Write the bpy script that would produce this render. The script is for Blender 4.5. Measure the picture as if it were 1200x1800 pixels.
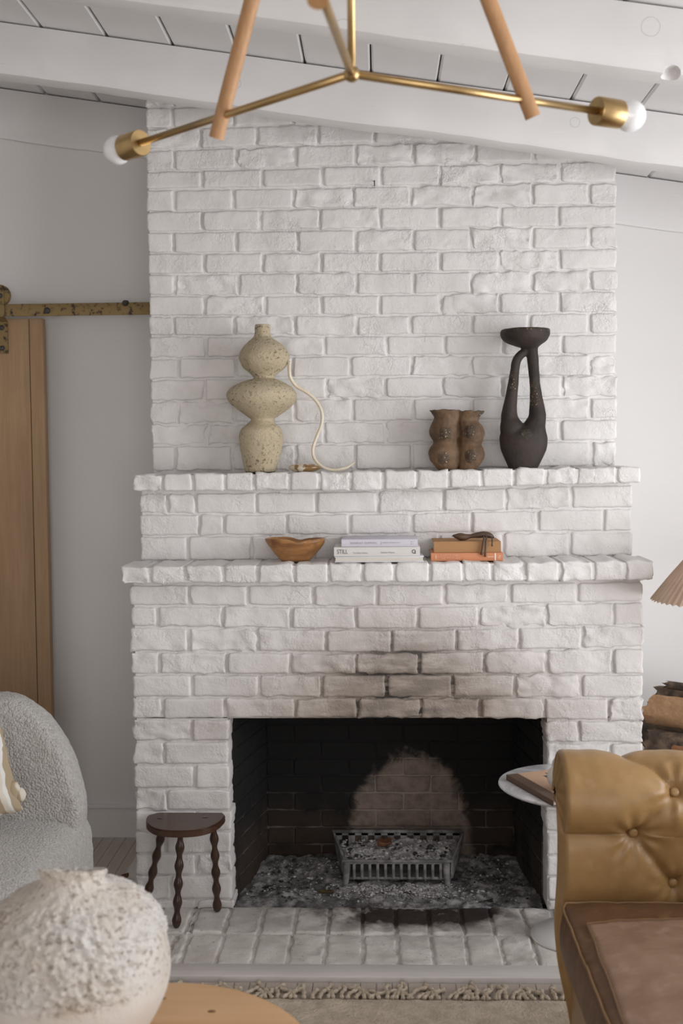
import bpy, bmesh, math, random
from mathutils import Vector, Matrix, noise
for o in list(bpy.data.objects): bpy.data.objects.remove(o)
SC = bpy.context.scene
COL = SC.collection
rnd = random.Random(7)
PI = math.pi

# ------------------------------------------------------------------ camera
FPX = 2000.0
PITCH, YAW, ROLL = [math.radians(a) for a in (2.98, 1.91, -.54)]
CAM = Vector((-.018, -3.836, 1.565))
FW = Vector((-math.sin(YAW)*math.cos(PITCH), math.cos(YAW)*math.cos(PITCH), -math.sin(PITCH)))
_r = Vector((math.cos(YAW), math.sin(YAW), 0)); _u = _r.cross(FW)
RI = math.cos(ROLL)*_r + math.sin(ROLL)*_u
UP = -math.sin(ROLL)*_r + math.cos(ROLL)*_u
cam = bpy.data.cameras.new('camera'); co = bpy.data.objects.new('camera', cam); COL.objects.link(co)
co.matrix_world = Matrix(((RI.x, UP.x, -FW.x, CAM.x), (RI.y, UP.y, -FW.y, CAM.y), (RI.z, UP.z, -FW.z, CAM.z), (0, 0, 0, 1)))
cam.sensor_fit = 'VERTICAL'; cam.sensor_height = 36; cam.lens = 36*FPX/1800
cam.dof.use_dof = True; cam.dof.focus_distance = 3.85; cam.dof.aperture_fstop = 3.2
SC.camera = co

# ------------------------------------------------------------------ light and exposure
w = bpy.data.worlds.new('world'); SC.world = w; w.use_nodes = True
w.node_tree.nodes['Background'].inputs[0].default_value = (.75, .82, .9, 1)
w.node_tree.nodes['Background'].inputs[1].default_value = .6
def area(name, loc, rot, sx, sy, power, col):
    l = bpy.data.lights.new(name, 'AREA'); l.shape = 'RECTANGLE'; l.size = sx; l.size_y = sy; l.energy = power; l.color = col
    o = bpy.data.objects.new(name, l); COL.objects.link(o); o.location = loc; o.rotation_euler = rot
# daylight standing in the window openings (right wall by the fireplace, wall behind the camera)
area('window_daylight_right', (2.50, -1.8, 1.32), (0, PI/2, 0), 1.95, 2.4, 105, (.96, .975, 1.0))
area('window_daylight_back', (.6, -6.44, 1.25), (PI/2, 0, 0), 2.8, 2.1, 76, (1.0, .955, .92))
SC.view_settings.view_transform = 'Standard'; SC.view_settings.look = 'None'
SC.view_settings.gamma = 1; SC.view_settings.use_curve_mapping = False
SC.view_settings.exposure = -0.27

# ------------------------------------------------------------------ helpers
def ray(px, py): return FW + RI*((px-600)/FPX) + UP*((900-py)/FPX)
def at_y(px, py, Y):
    d = ray(px, py); return CAM + d*((Y-CAM.y)/d.y)
def at_z(px, py, Z):
    d = ray(px, py); return CAM + d*((Z-CAM.z)/d.z)
WO = {}
def tag(o, label=None, cat=None, group=None, kind=None):
    if label: o['label'] = label
    if cat: o['category'] = cat
    if group: o['group'] = group
    if kind: o['kind'] = kind
    return o
def thing(name, loc, label=None, cat=None, group=None, kind=None):
    o = bpy.data.objects.new(name, None); COL.objects.link(o); o.location = loc; o.empty_display_size = .05
    WO[o] = Vector(loc); return tag(o, label, cat, group, kind)
def link(name, me, mat, parent=None, origin=None, smooth=True):
    """me is in world coordinates; moves it to its own origin and links it"""
    po = WO[parent] if parent else Vector((0, 0, 0))
    og = Vector(origin) if origin is not None else po
    if og.length > 0: me.transform(Matrix.Translation(-og))
    if mat and len(me.materials) == 0: me.materials.append(mat)
    if smooth and len(me.polygons): me.polygons.foreach_set('use_smooth', [True]*len(me.polygons))
    o = bpy.data.objects.new(name, me); COL.objects.link(o); WO[o] = og
    if parent: o.parent = parent
    o.location = og-po
    return o
class MB:
    def __init__(s): s.v = []; s.f = []
    def add(s, vs, fs):
        b = len(s.v); s.v += [tuple(p) for p in vs]; s.f += [tuple(b+i for i in f) for f in fs]; return s
    def box(s, x0, x1, y0, y1, z0, z1, bev=0, M=None):
        if bev <= 0:
            vs = [(x, y, z) for x in (x0, x1) for y in (y0, y1) for z in (z0, z1)]
            fs = [(0, 1, 3, 2), (4, 6, 7, 5), (0, 4, 5, 1), (2, 3, 7, 6), (0, 2, 6, 4), (1, 5, 7, 3)]
        else:
            bm = bmesh.new(); bmesh.ops.create_cube(bm, size=1)
            for v in bm.verts: v.co = Vector(((x0+x1)/2+v.co.x*(x1-x0), (y0+y1)/2+v.co.y*(y1-y0), (z0+z1)/2+v.co.z*(z1-z0)))
            bmesh.ops.bevel(bm, geom=bm.edges[:], offset=bev, segments=2, affect='EDGES', profile=.5)
            bm.verts.index_update(); vs = [v.co.copy() for v in bm.verts]; fs = [[v.index for v in f.verts] for f in bm.faces]; bm.free()
        if M: vs = [M @ Vector(p) for p in vs]
        return s.add(vs, fs)
    def grid(s, pts, nu, nv, wrap=False):
        fs = []
        for j in range(nv-1):
            for i in range(nu if wrap else nu-1):
                i2 = (i+1) % nu
                fs.append((j*nu+i, j*nu+i2, (j+1)*nu+i2, (j+1)*nu+i))
        return s.add(pts, fs)
    def lathe(s, rings, n=40, axis=None, cap=True):
        """rings: (x, y, z, r[, ry])"""
        pts = []
        for r in rings:
            for i in range(n):
                a = 2*PI*i/n; pts.append((r[0]+r[3]*math.cos(a), r[1]+(r[4] if len(r) > 4 else r[3])*math.sin(a), r[2]))
        b = len(s.v); s.grid(pts, n, len(rings), True)
        if cap:
            s.f.append(tuple(b+i for i in reversed(range(n)))); s.f.append(tuple(b+(len(rings)-1)*n+i for i in range(n)))
        return s
    def tube(s, path, rad, n=12, cap=True):
        path = [Vector(p) for p in path]; m = len(path); pts = []
        up = None
        for k, p in enumerate(path):
            t = (path[min(k+1, m-1)]-path[max(k-1, 0)]).normalized()
            if up is None:
                up = Vector((0, 0, 1)) if abs(t.z) < .9 else Vector((1, 0, 0))
            a = t.cross(up); a.normalize(); c = a.cross(t); up = c
            r = rad[k] if isinstance(rad, (list, tuple)) else rad
            for i in range(n):
                q = 2*PI*i/n; pts.append(p+a*(r*math.cos(q))+c*(r*math.sin(q)))
        b = len(s.v); s.grid(pts, n, m, True)
        if cap:
            s.f.append(tuple(b+i for i in range(n))); s.f.append(tuple(b+(m-1)*n+i for i in reversed(range(n))))
        return s
    def sphere(s, c, rx, ry=None, rz=None, n=24, m=14):
        ry = ry or rx; rz = rz or rx; rings = []
        for j in range(m+1):
            a = -PI/2+PI*j/m; k = max(math.cos(a), .02)
            rings.append((c[0], c[1], c[2]+rz*math.sin(a), rx*k, ry*k))
        return s.lathe(rings, n)
    def prism(s, poly, f, d):
        """poly: 2-d outline; f maps (a,b)->Vector front; d: Vector extrusion"""
        n = len(poly); A = [f(*p) for p in poly]; B = [p+d for p in A]
        return s.add(A+B, [tuple(range(n)), tuple(reversed(range(n, 2*n)))]+[(i, i+n, (i+1) % n+n, (i+1) % n) for i in range(n)])
    def mesh(s, name='m'):
        me = bpy.data.meshes.new(name); me.from_pydata(s.v, [], s.f); me.update()
        bm = bmesh.new(); bm.from_mesh(me); bmesh.ops.recalc_face_normals(bm, faces=bm.faces); bm.to_mesh(me); bm.free(); return me
    def build(s, name, mat, parent=None, origin=None, smooth=True, sharp=None):
        me = s.mesh(name); o = link(name, me, mat, parent, origin, smooth)
        if sharp:
            me.set_sharp_from_angle(angle=math.radians(sharp))
        return o
def fuse(mb, voxel, smooth=4, fac=.5):
    """voxel-unites overlapping closed shapes into one smooth skin (a mesh in world coordinates)"""
    me = mb.mesh(); o = bpy.data.objects.new('fuse', me); COL.objects.link(o)
    m = o.modifiers.new('r', 'REMESH'); m.mode = 'VOXEL'; m.voxel_size = voxel
    m = o.modifiers.new('s', 'SMOOTH'); m.iterations = smooth; m.factor = fac
    dg = bpy.context.evaluated_depsgraph_get(); out = bpy.data.meshes.new_from_object(o.evaluated_get(dg))
    bpy.data.objects.remove(o); bpy.data.meshes.remove(me); return out
def fbm(p, oct=4, sc=1.0):
    return noise.fractal(Vector(p)*sc, .6, 2.1, oct, noise_basis='PERLIN_ORIGINAL')
def lerp(a, b, t): return a+(b-a)*t
def sst(a, b, x):
    t = max(0, min(1, (x-a)/(b-a))); return t*t*(3-2*t)
def curve(pts, n):
    """Catmull-Rom through points"""
    P = [Vector(p) for p in pts]; P = [P[0]*2-P[1]]+P+[P[-1]*2-P[-2]]; out = []
    m = len(P)-3
    for k in range(n+1):
        t = k/n*m; i = min(int(t), m-1); t -= i; a, b, c, d = P[i:i+4]
        out.append(.5*((2*b)+(c-a)*t+(2*a-5*b+4*c-d)*t*t+(3*b-a-3*c+d)*t**3))
    return out

# ------------------------------------------------------------------ materials
class NT:
    def __init__(s, name):
        s.m = bpy.data.materials.new(name); s.m.use_nodes = True; s.t = s.m.node_tree
        s.b = s.t.nodes['Principled BSDF']
    def put(s, sock, v):
        if isinstance(v, bpy.types.NodeSocket): s.t.links.new(v, sock)
        elif isinstance(v, (tuple, list)) and len(v) == 3 and sock.type == 'RGBA': sock.default_value = (*v, 1)
        else: sock.default_value = v
    def n(s, typ, ins=None, out=0, **kw):
        x = s.t.nodes.new(typ)
        for k, v in kw.items(): setattr(x, k, v)
        for k, v in (ins or {}).items(): s.put(x.inputs[k], v)
        return x.outputs[out]
    def math(s, op, a, b=0., c=None, clamp=False):
        x = s.t.nodes.new('ShaderNodeMath'); x.operation = op; x.use_clamp = clamp
        s.put(x.inputs[0], a); s.put(x.inputs[1], b)
        if c is not None: s.put(x.inputs[2], c)
        return x.outputs[0]
    def mix(s, f, a, b, blend='MIX'):
        x = s.t.nodes.new('ShaderNodeMix'); x.data_type = 'RGBA'; x.blend_type = blend
        s.put(x.inputs[0], f); s.put(x.inputs[6], a); s.put(x.inputs[7], b); return x.outputs[2]
    def ramp(s, f, a, b):
        return s.n('ShaderNodeMapRange', {0: f, 1: a, 2: b, 3: 0., 4: 1.}, interpolation_type='SMOOTHSTEP')
    def obj(s): return s.n('ShaderNodeTexCoord', out=3)
    def pos(s): return s.n('ShaderNodeNewGeometry', out=0)
    def map(s, vec, sc): return s.n('ShaderNodeMapping', {'Vector': vec, 'Scale': sc})
    def noise(s, vec, sc, det=4, rough=.55, dist=0.): return s.n('ShaderNodeTexNoise', {'Vector': vec, 'Scale': sc, 'Detail': det, 'Roughness': rough, 'Distortion': dist})
    def voro(s, vec, sc): return s.n('ShaderNodeTexVoronoi', {'Vector': vec, 'Scale': sc})
    def bump(s, h, strength, dist, prev=None):
        i = {'Height': h, 'Strength': strength, 'Distance': dist}
        if prev is not None: i['Normal'] = prev
        return s.n('ShaderNodeBump', i)
    def fin(s, col=None, rough=None, normal=None, metal=None, **kw):
        for k, v in (('Base Color', col), ('Roughness', rough), ('Normal', normal), ('Metallic', metal)):
            if v is not None: s.put(s.b.inputs[k], v)
        for k, v in kw.items(): s.put(s.b.inputs[k.replace('_', ' ')], v)
        return s.m
def simple(name, c1, c2=None, sc=6, rough=.6, bsc=40, bst=.2, bd=.002, metal=0., stretch=None, lo=.35, hi=.65, **kw):
    k = NT(name); v = k.obj()
    if stretch: v = k.map(v, stretch)
    col = k.mix(k.ramp(k.noise(v, sc, 5), lo, hi), c1, c2) if c2 else c1
    nb = k.bump(k.noise(v, bsc, 4), bst, bd) if bst else None
    return k.fin(col, rough, nb, metal, **kw)
def wood(name, c1, c2, axis, sc=14, rough=.5, rings=.6):
    k = NT(name); st = [sc, sc, sc]; st[axis] = sc*.07
    v = k.map(k.obj(), tuple(st)); a = k.noise(v, 1.2, 6, .6, .7); b = k.noise(v, 6, 4, .6)
    f = k.math('ADD', k.math('MULTIPLY', a, rings), k.math('MULTIPLY', b, 1-rings))
    col = k.mix(k.ramp(f, .34, .66), c1, c2)
    big = k.ramp(k.noise(k.obj(), 2.2, 3), .35, .7)
    col = k.mix(k.math('MULTIPLY', big, .35), col, tuple(x*.72 for x in c1))
    return k.fin(col, rough, k.bump(f, .15, .002))

def soot_amount(k):
    """smoke stain above the fire opening and on the hearth before it (fixed to the masonry)"""
    p = k.pos(); s = k.n('ShaderNodeSeparateXYZ', {0: p}); 
    s = s.node.outputs; x, y, z = s[0], s[1], s[2]
    nz = k.noise(p, 5, 5, .6); n2 = k.noise(k.map(p, (3, 3, 14)), 1.6, 5, .65)
    # plume: gaussian across, fading upward from the lintel
    up = k.math('SUBTRACT', z, .63)
    wd = k.math('MAXIMUM', k.math('SUBTRACT', .56, k.math('MULTIPLY', up, .62)), .2)
    cx = k.math('DIVIDE', k.math('SUBTRACT', x, .06), wd)
    g = k.math('POWER', 2.718, k.math('MULTIPLY', k.math('MULTIPLY', cx, cx), -1.1))
    fade = k.math('SUBTRACT', 1., k.ramp(z, .62, 1.22)); low = k.ramp(z, .5, .64)
    plume = k.math('MULTIPLY', k.math('MULTIPLY', g, fade), low)
    plume = k.math('MULTIPLY', plume, k.math('ADD', .45, k.math('MULTIPLY', n2, 1.0)))
    c2 = k.math('DIVIDE', k.math('SUBTRACT', x, .075), .23)
    core_ = k.math('MULTIPLY', k.math('MULTIPLY', k.math('POWER', 2.718, k.math('MULTIPLY', k.math('MULTIPLY', c2, c2), -1.)), k.math('SUBTRACT', 1., k.ramp(z, .72, 1.06))), low)
    core_ = k.math('MULTIPLY', core_, k.ramp(n2, .34, .6))
    # hearth stain
    hx = k.math('DIVIDE', k.math('SUBTRACT', x, .08), .40); hy = k.math('DIVIDE', k.math('ADD', y, .035), .125)
    hg = k.math('POWER', 2.718, k.math('MULTIPLY', k.math('ADD', k.math('MULTIPLY', hx, hx), k.math('MULTIPLY', hy, hy)), -1.))
    hm = k.math('MULTIPLY', hg, k.math('SUBTRACT', 1., k.ramp(z, .01, .06)))
    hm = k.math('MULTIPLY', hm, k.ramp(nz, .36, .58))
    return plume, hm, n2, nz, core_
def painted(name, mortar=False):
    k = NT(name); p = k.pos(); plume, hearth, n2, nz, core_ = soot_amount(k)
    base = k.mix(k.ramp(k.noise(p, 7, 4), .3, .7), (.80, .775, .76), (.72, .695, .68))
    gain = 1.6 if mortar else 1.4
    a = k.math('MULTIPLY', plume, gain, clamp=True)
    col = k.mix(a, base, (.36, .30, .255))
    dk = k.math('MULTIPLY', core_, 1.7 if mortar else .55, clamp=True)
    if mortar: dk = k.math('MAXIMUM', dk, k.ramp(k.math('MULTIPLY', plume, n2), .42, .7))
    col = k.mix(dk, col, (.035, .03, .027))
    col = k.mix(k.math('MULTIPLY', hearth, .95, clamp=True), col, (.05, .042, .038))
    h1 = k.noise(p, 55, 5, .62); h2 = k.noise(p, 190, 3, .6)
    cr = k.n('ShaderNodeTexVoronoi', {'Vector': k.n('ShaderNodeVectorMath', {0: p, 1: k.n('ShaderNodeVectorMath', {0: k.n('ShaderNodeTexNoise', {'Vector': p, 'Scale': 22.}, out=1), 3: .08}, operation='SCALE')}), 'Scale': 34.}, feature='DISTANCE_TO_EDGE')
    cr = k.math('MULTIPLY', k.math('SUBTRACT', 1., k.ramp(cr, .0, .09)), k.ramp(k.noise(p, 8, 3), .52, .66))
    nb = k.bump(k.math('SUBTRACT', h1, k.math('MULTIPLY', cr, .2)), k.math('ADD', .3, k.math('MULTIPLY', k.ramp(k.noise(p, 9, 3), .42, .66), .6)), .007); nb = k.bump(h2, .4, .002, nb)
    return k.fin(col, .5, nb)
M = {}
M['paint'] = painted('white_painted_brick'); M['mortar'] = painted('white_painted_mortar', True)
def hearth_mat():
    k = NT('worn_painted_hearth'); p = k.pos(); plume, hearth, n2, nz, core_ = soot_amount(k)
    base = k.mix(k.ramp(k.noise(p, 9, 5), .3, .7), (.76, .72, .68), (.60, .56, .52))
    sp = k.ramp(k.noise(p, 90, 3, .7), .62, .7)
    col = k.mix(k.math('MULTIPLY', sp, .6), base, (.16, .13, .11))
    col = k.mix(k.math('MULTIPLY', hearth, 1.7, clamp=True), col, (.05, .036, .032))
    nb = k.bump(k.noise(p, 45, 5, .65), .6, .005); nb = k.bump(k.noise(p, 200, 3), .4, .0015, nb)
    return k.fin(col, .7, nb)
M['hearth'] = hearth_mat()
def firebox_mat(name, mortar):
    k = NT(name); p = k.pos(); s = k.n('ShaderNodeSeparateXYZ', {0: p}).node.outputs; x, z = s[0], s[2]
    n1 = k.noise(p, 6, 5, .6, .4); n2 = k.noise(p, 24, 4, .65)
    # arch where the fire burnt the soot off
    ex = k.math('DIVIDE', k.math('SUBTRACT', x, .095), .235); ez = k.math('DIVIDE', z, .40)
    d = k.math('ADD', k.math('POWER', k.math('ABSOLUTE', ex), 2.2), k.math('POWER', k.math('ABSOLUTE', ez), 2.6))
    d = k.math('ADD', d, k.math('MULTIPLY', k.math('SUBTRACT', k.noise(p, 8, 5, .65, .6), .5), 1.3))
    clean = k.math('SUBTRACT', 1., k.ramp(d, .72, 1.12))
    low = k.math('MULTIPLY', k.math('SUBTRACT', 1., k.ramp(z, .08, .3)), .6)
    low = k.math('MULTIPLY', low, k.ramp(n1, .35, .65))
    ashy = k.mix(k.ramp(n2, .3, .7), (.25, .195, .158), (.15, .115, .095))
    brown = k.mix(k.ramp(n1, .35, .65), (.16, .085, .045), (.05, .033, .025))
    col = k.mix(low, (.0045, .0042, .004), brown)
    col = k.mix(clean, col, ashy)
    if mortar: col = k.mix(k.math('MULTIPLY', clean, .5), col, (.36, .31, .27))
    if mortar: col = k.mix(k.math('MULTIPLY', k.math('MULTIPLY', k.ramp(z, .38, .1), k.ramp(n1, .35, .7)), .5), col, (.25, .22, .2))
    nb = k.bump(n2, .5, .004)
    return k.fin(col, .9, nb)
M['firebrick'] = firebox_mat('sooty_firebrick', False); M['firemortar'] = firebox_mat('sooty_mortar', True)
def wall_mat(name, c1, c2):
    k = NT(name); p = k.pos(); col = k.mix(k.ramp(k.noise(p, 1.5, 3), .3, .7), c1, c2)
    sp = k.ramp(k.voro(k.map(p, (9, 9, 9)), 1.), .03, .012)
    col = k.mix(k.math('MULTIPLY', k.math('MULTIPLY', sp, k.ramp(k.noise(p, 3, 2), .55, .6)), .5), col, (.3, .26, .22))
    return k.fin(col, .7, k.bump(k.noise(p, 70, 4), .12, .003))
M['wall'] = wall_mat('white_wall_paint', (.79, .775, .765), (.765, .75, .74))
M['ceil'] = simple('white_ceiling_paint', (.80, .79, .785), (.75, .74, .735), 3, .6, 60, .15, .002)
def beam_mat():
    k = NT('rough_painted_timber'); p = k.pos()
    g = k.noise(k.map(p, (3, 40, 40)), 1.3, 5, .6); col = k.mix(k.ramp(k.noise(p, 3, 3), .3, .7), (.80, .785, .78), (.745, .73, .725))
    ck = k.ramp(k.noise(k.map(p, (5, 60, 60)), 1., 4, .7, .8), .70, .74)
    col = k.mix(k.math('MULTIPLY', ck, .35), col, (.4, .37, .35))
    for px, py, Y, r_ in ((1143, 47, -.862, .024), (602, 50, -.862, .024), (416, 147, -.05, .014), (1010, 215, -.05, .016)):
        c = at_y(px, py, Y); dd = k.n('ShaderNodeVectorMath', {0: k.n('ShaderNodeVectorMath', {0: p, 1: k.n('ShaderNodeVectorMath', {0: k.n('ShaderNodeTexNoise', {'Vector': p, 'Scale': 40.}, out=1), 3: .006}, operation='SCALE')}), 1: tuple(c+Vector((.003, .003, .003)))}, out=1, operation='DISTANCE')
        ring = k.math('SUBTRACT', 1., k.ramp(k.math('ABSOLUTE', k.math('SUBTRACT', dd, r_)), .0004, .0016))
        col = k.mix(k.math('MULTIPLY', ring, .42), col, (.33, .30, .28))
    return k.fin(col, .5, k.bump(g, .25, .004))
M['beam'] = beam_mat()
M['trim'] = simple('white_trim', (.78, .765, .755), None, rough=.5, bst=.08)
M['gap'] = simple('dark_gap', (.05, .045, .04), None, rough=.9, bst=0)
M['plank'] = wood('pale_floor_oak', (.56, .49, .43), (.43, .365, .31), 1, 26, .45)
M['border'] = wood('pale_border_oak', (.74, .70, .68), (.64, .60, .58), 0, 20, .5)
M['door'] = wood('weathered_pine', (.44, .29, .165), (.35, .22, .12), 2, 16, .65)
M['brass'] = simple('brushed_brass', (.55, .385, .185), (.45, .31, .145), 12, .3, 160, .08, .0005, metal=1.)
def rusty():
    k = NT('aged_brass_strap'); v = k.obj(); n = k.noise(v, 45, 5, .65)
    col = k.mix(k.ramp(n, .52, .64), (.27, .19, .085), (.055, .04, .028))
    return k.fin(col, k.mix(n, (.45,)*3, (.7,)*3), k.bump(n, .3, .002), .55)
M['strap'] = rusty()
M['black_iron'] = simple('black_iron', (.025, .024, .024), (.045, .042, .04), 20, .5, 60, .3, .001)
M['dowel'] = wood('oak_dowel', (.54, .30, .145), (.43, .23, .10), 2, 30, .5)
M['bulb'] = simple('white_bulb_glass', (.88, .88, .90), None, rough=.12, bst=0, Coat_Weight=.6, Subsurface_Weight=.3, Subsurface_Radius=(.02, .02, .02))
def speckled(name, c1, c2, pit, pitc, sc=60, thr=(.62, .68), rough=.85, bst=.6, bd=.003):
    k = NT(name); v = k.obj(); big = k.noise(v, 5, 4); fine = k.noise(v, sc, 4, .65); msk = k.ramp(k.noise(v, 7, 3), .3, .6)
    col = k.mix(k.ramp(big, .35, .65), c1, c2)
    f = k.math('MULTIPLY', k.ramp(fine, *thr), msk); col = k.mix(k.math('MULTIPLY', f, pit), col, pitc)
    return k.fin(col, rough, k.bump(fine, bst, bd))
M['gourd'] = speckled('buff_textured_clay', (.50, .42, .28), (.43, .355, .235), .8, (.10, .075, .05), 75, (.60, .66))
M['rust_clay'] = None
def knobby(name, c1, c2, spots, rad, crust, fleck):
    """dark clay with crusted, gold-flecked patches of its own at the given points"""
    k = NT(name); p = k.pos(); n = k.noise(p, 14, 4, .6); col = k.mix(k.ramp(n, .35, .65), c1, c2)
    tot = None
    for c in spots:
        d = k.n('ShaderNodeVectorMath', {0: p, 1: tuple(c[:3])}, out=1, operation='DISTANCE')
        m = k.math('SUBTRACT', 1., k.ramp(k.math('ADD', d, k.math('MULTIPLY', k.math('SUBTRACT', k.noise(p, 60, 3), .5), .02)), c[3]*.6, c[3]))
        tot = m if tot is None else k.math('MAXIMUM', tot, m)
    col = k.mix(k.math('MULTIPLY', tot, .8), col, crust)
    fl = k.ramp(k.noise(p, 190, 2, .6), .64, .68); col = k.mix(k.math('MULTIPLY', fl, tot), col, fleck)
    h = k.math('ADD', k.math('MULTIPLY', k.math('MULTIPLY', tot, k.noise(p, 120, 3, .7)), 1.2), k.math('MULTIPLY', n, .3))
    return k.fin(col, .72, k.bump(h, .7, .006))
M['bowl'] = wood('olive_wood', (.50, .25, .09), (.20, .08, .028), 0, 22, .35, .85)
M['cream'] = simple('cream_horn', (.72, .62, .46), (.80, .73, .60), 20, .4, 60, .2, .001)
M['shell'] = simple('brown_white_agate', (.62, .55, .44), (.22, .12, .04), 28, .2, 60, .15, .001, lo=.45, hi=.55, Coat_Weight=.5)
M['stool'] = wood('dark_walnut_stain', (.085, .040, .022), (.045, .020, .012), 0, 14, .32)
M['leg'] = wood('dark_turned_wood', (.062, .030, .017), (.035, .016, .010), 2, 14, .28)
M['marble'] = None
def marble():
    k = NT('white_marble'); v = k.obj(); n = k.noise(v, 7, 7, .62, 1.2)
    return k.fin(k.mix(k.math('MULTIPLY', k.ramp(k.math('ABSOLUTE', k.math('SUBTRACT', n, .5)), .09, .0), .55), (.78, .78, .80), (.45, .46, .49)), .18)
M['marble'] = marble()
M['white_metal'] = simple('white_lacquer', (.80, .80, .80), None, rough=.35, bst=0)
M['ceramic'] = simple('white_matt_ceramic', (.80, .76, .71), (.74, .69, .63), 9, .6, 60, .2, .001)
def leather(name, c1, c2, worn, amt, rough=.42):
    k = NT(name); v = k.obj(); n = k.noise(v, 4.5, 5, .6, .5); f = k.noise(v, 26, 5, .6)
    col = k.mix(k.ramp(n, .3, .7), c1, c2); col = k.mix(k.math('MULTIPLY', k.ramp(f, .5, .72), amt), col, worn)
    vo = k.n('ShaderNodeTexVoronoi', {'Vector': v, 'Scale': 330.}, feature='DISTANCE_TO_EDGE')
    nb = k.bump(k.noise(k.map(v, (3, 8, 3)), 2.2, 4, .6, 1.2), .3, .02) if 'brown' in name else None; nb = k.bump(f, .2, .005, nb); nb = k.bump(vo, .10, .0006, nb)
    return k.fin(col, rough, nb)
M['tan'] = leather('tan_leather', (.36, .215, .085), (.29, .165, .062), (.42, .27, .13), .35, .38)
M['seat'] = leather('worn_brown_leather', (.15, .073, .031), (.095, .046, .02), (.23, .135, .072), .5, .5)
M['panel'] = leather('faded_brown_leather', (.285, .175, .115), (.225, .135, .085), (.36, .25, .185), .5, .55)
M['piping'] = simple('tan_piping', (.23, .13, .055), None, rough=.5, bst=0)
def boucle():
    k = NT('grey_boucle'); v = k.obj(); vo = k.voro(v, 150.); n = k.noise(v, 80, 4, .7)
    col = k.mix(k.ramp(n, .3, .7), (.60, .575, .545), (.46, .435, .41))
    h = k.math('ADD', k.math('MULTIPLY', vo, -1.), n)
    return k.fin(col, .95, k.bump(h, .9, .006), Sheen_Weight=.3)
M['boucle'] = boucle()
def stripes():
    k = NT('striped_linen'); s = k.n('ShaderNodeSeparateXYZ', {0: k.obj()}).node.outputs
    n = k.noise(k.obj(), 6, 3)
    t = k.math('ADD', k.math('ADD', s[0], k.math('MULTIPLY', s[2], .25)), k.math('MULTIPLY', n, .05))
    q = k.math('FRACT', k.math('MULTIPLY', t, 24.))
    col = k.mix(k.ramp(q, .42, .5), (.42, .33, .22), (.72, .66, .56)); col = k.mix(k.ramp(q, .8, .84), col, (.78, .77, .75))
    return k.fin(col, .9, k.bump(k.noise(k.obj(), 250, 2), .4, .001))
M['stripe'] = stripes()
def rough_clay():
    k = NT('crusted_white_clay'); v = k.obj(); s = k.n('ShaderNodeSeparateXYZ', {0: v}).node.outputs
    n = k.noise(v, 6, 4); f = k.noise(v, 78, 5, .65)
    smooth = k.math('SUBTRACT', 1., k.ramp(k.math('ADD', s[2], k.math('MULTIPLY', n, .08)), .19, .225))
    base = k.mix(k.ramp(n, .3, .7), (.80, .77, .74), (.68, .60, .51))
    pit = k.math('MULTIPLY', k.ramp(f, .54, .64), k.math('SUBTRACT', 1., smooth))
    col = k.mix(k.math('MULTIPLY', pit, .62), base, (.20, .13, .085))
    col = k.mix(k.math('MULTIPLY', smooth, .5), col, (.66, .62, .585))
    nb = k.bump(f, k.math('SUBTRACT', .8, k.math('MULTIPLY', smooth, .7)), .012); nb = k.bump(k.noise(v, 130, 3), .3, .003, nb)
    return k.fin(col, .85, nb)
M['rough_clay'] = rough_clay()
M['pine'] = wood('honey_pine', (.68, .42, .22), (.58, .335, .16), 0, 9, .45)
M['knot'] = simple('pine_knot', (.20, .09, .035), (.30, .15, .06), 60, .5, bst=0)
def ashmat():
    k = NT('ash'); p = k.pos(); n = k.noise(p, 30, 5, .65); b = k.noise(p, 8, 4)
    col = k.mix(k.ramp(n, .35, .68), (.13, .125, .125), (.52, .50, .50)); col = k.mix(k.math('MULTIPLY', k.ramp(b, .4, .65), .7), col, (.055, .052, .05))
    return k.fin(col, .95, k.bump(k.noise(p, 110, 4, .7), .9, .008))
M['ash'] = ashmat()
M['pale_ash'] = simple('pale_ash', (.66, .64, .635), (.32, .305, .30), 45, .95, 130, .9, .006)
M['charcoal'] = simple('charcoal', (.018, .017, .016), (.05, .047, .045), 30, .85, 60, .5, .003)
M['iron'] = simple('ash_dusted_cast_iron', (.30, .29, .29), (.12, .115, .115), 25, .7, 90, .4, .002)
M['bark'] = simple('grey_bark', (.20, .14, .095), (.06, .043, .032), 18, .9, 40, .9, .01)
M['split'] = wood('split_firewood', (.46, .28, .15), (.30, .16, .08), 1, 20, .8)
M['redwood'] = wood('orange_split_face', (.32, .13, .05), (.22, .085, .03), 1, 16, .8)
M['rug'] = simple('cream_wool_pile', (.66, .57, .46), (.53, .45, .35), 30, .95, 120, .9, .008)
M['fringe'] = simple('fringe_wool', (.60, .52, .41), (.46, .38, .29), 40, .95, 150, .6, .003)
M['shade'] = simple('pleated_paper', (.66, .49, .37), (.60, .44, .33), 14, .8, 60, .1, .001, Transmission_Weight=.0)
M['page'] = simple('paper_pages', (.72, .67, .60), (.62, .57, .50), 50, .8, bst=0, stretch=(1, 1, 30))
def flat(name, c, rough=.5): return simple(name, c, None, rough=rough, bst=.05, bsc=200, bd=.0005)
M['lilac'] = flat('pale_lilac_cover', (.66, .63, .70)); M['ivory'] = flat('ivory_cover', (.70, .67, .64)); M['bluewhite'] = flat('cool_white_cover', (.76, .76, .82))
M['ochre'] = flat('tan_cloth_cover', (.42, .225, .10), .8); M['orange'] = flat('coral_orange_cover', (.62, .25, .12), .6)
M['brownbook'] = flat('dark_brown_cloth', (.135, .085, .06), .7); M['kraft'] = flat('kraft_cover', (.60, .40, .27), .7)
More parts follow.
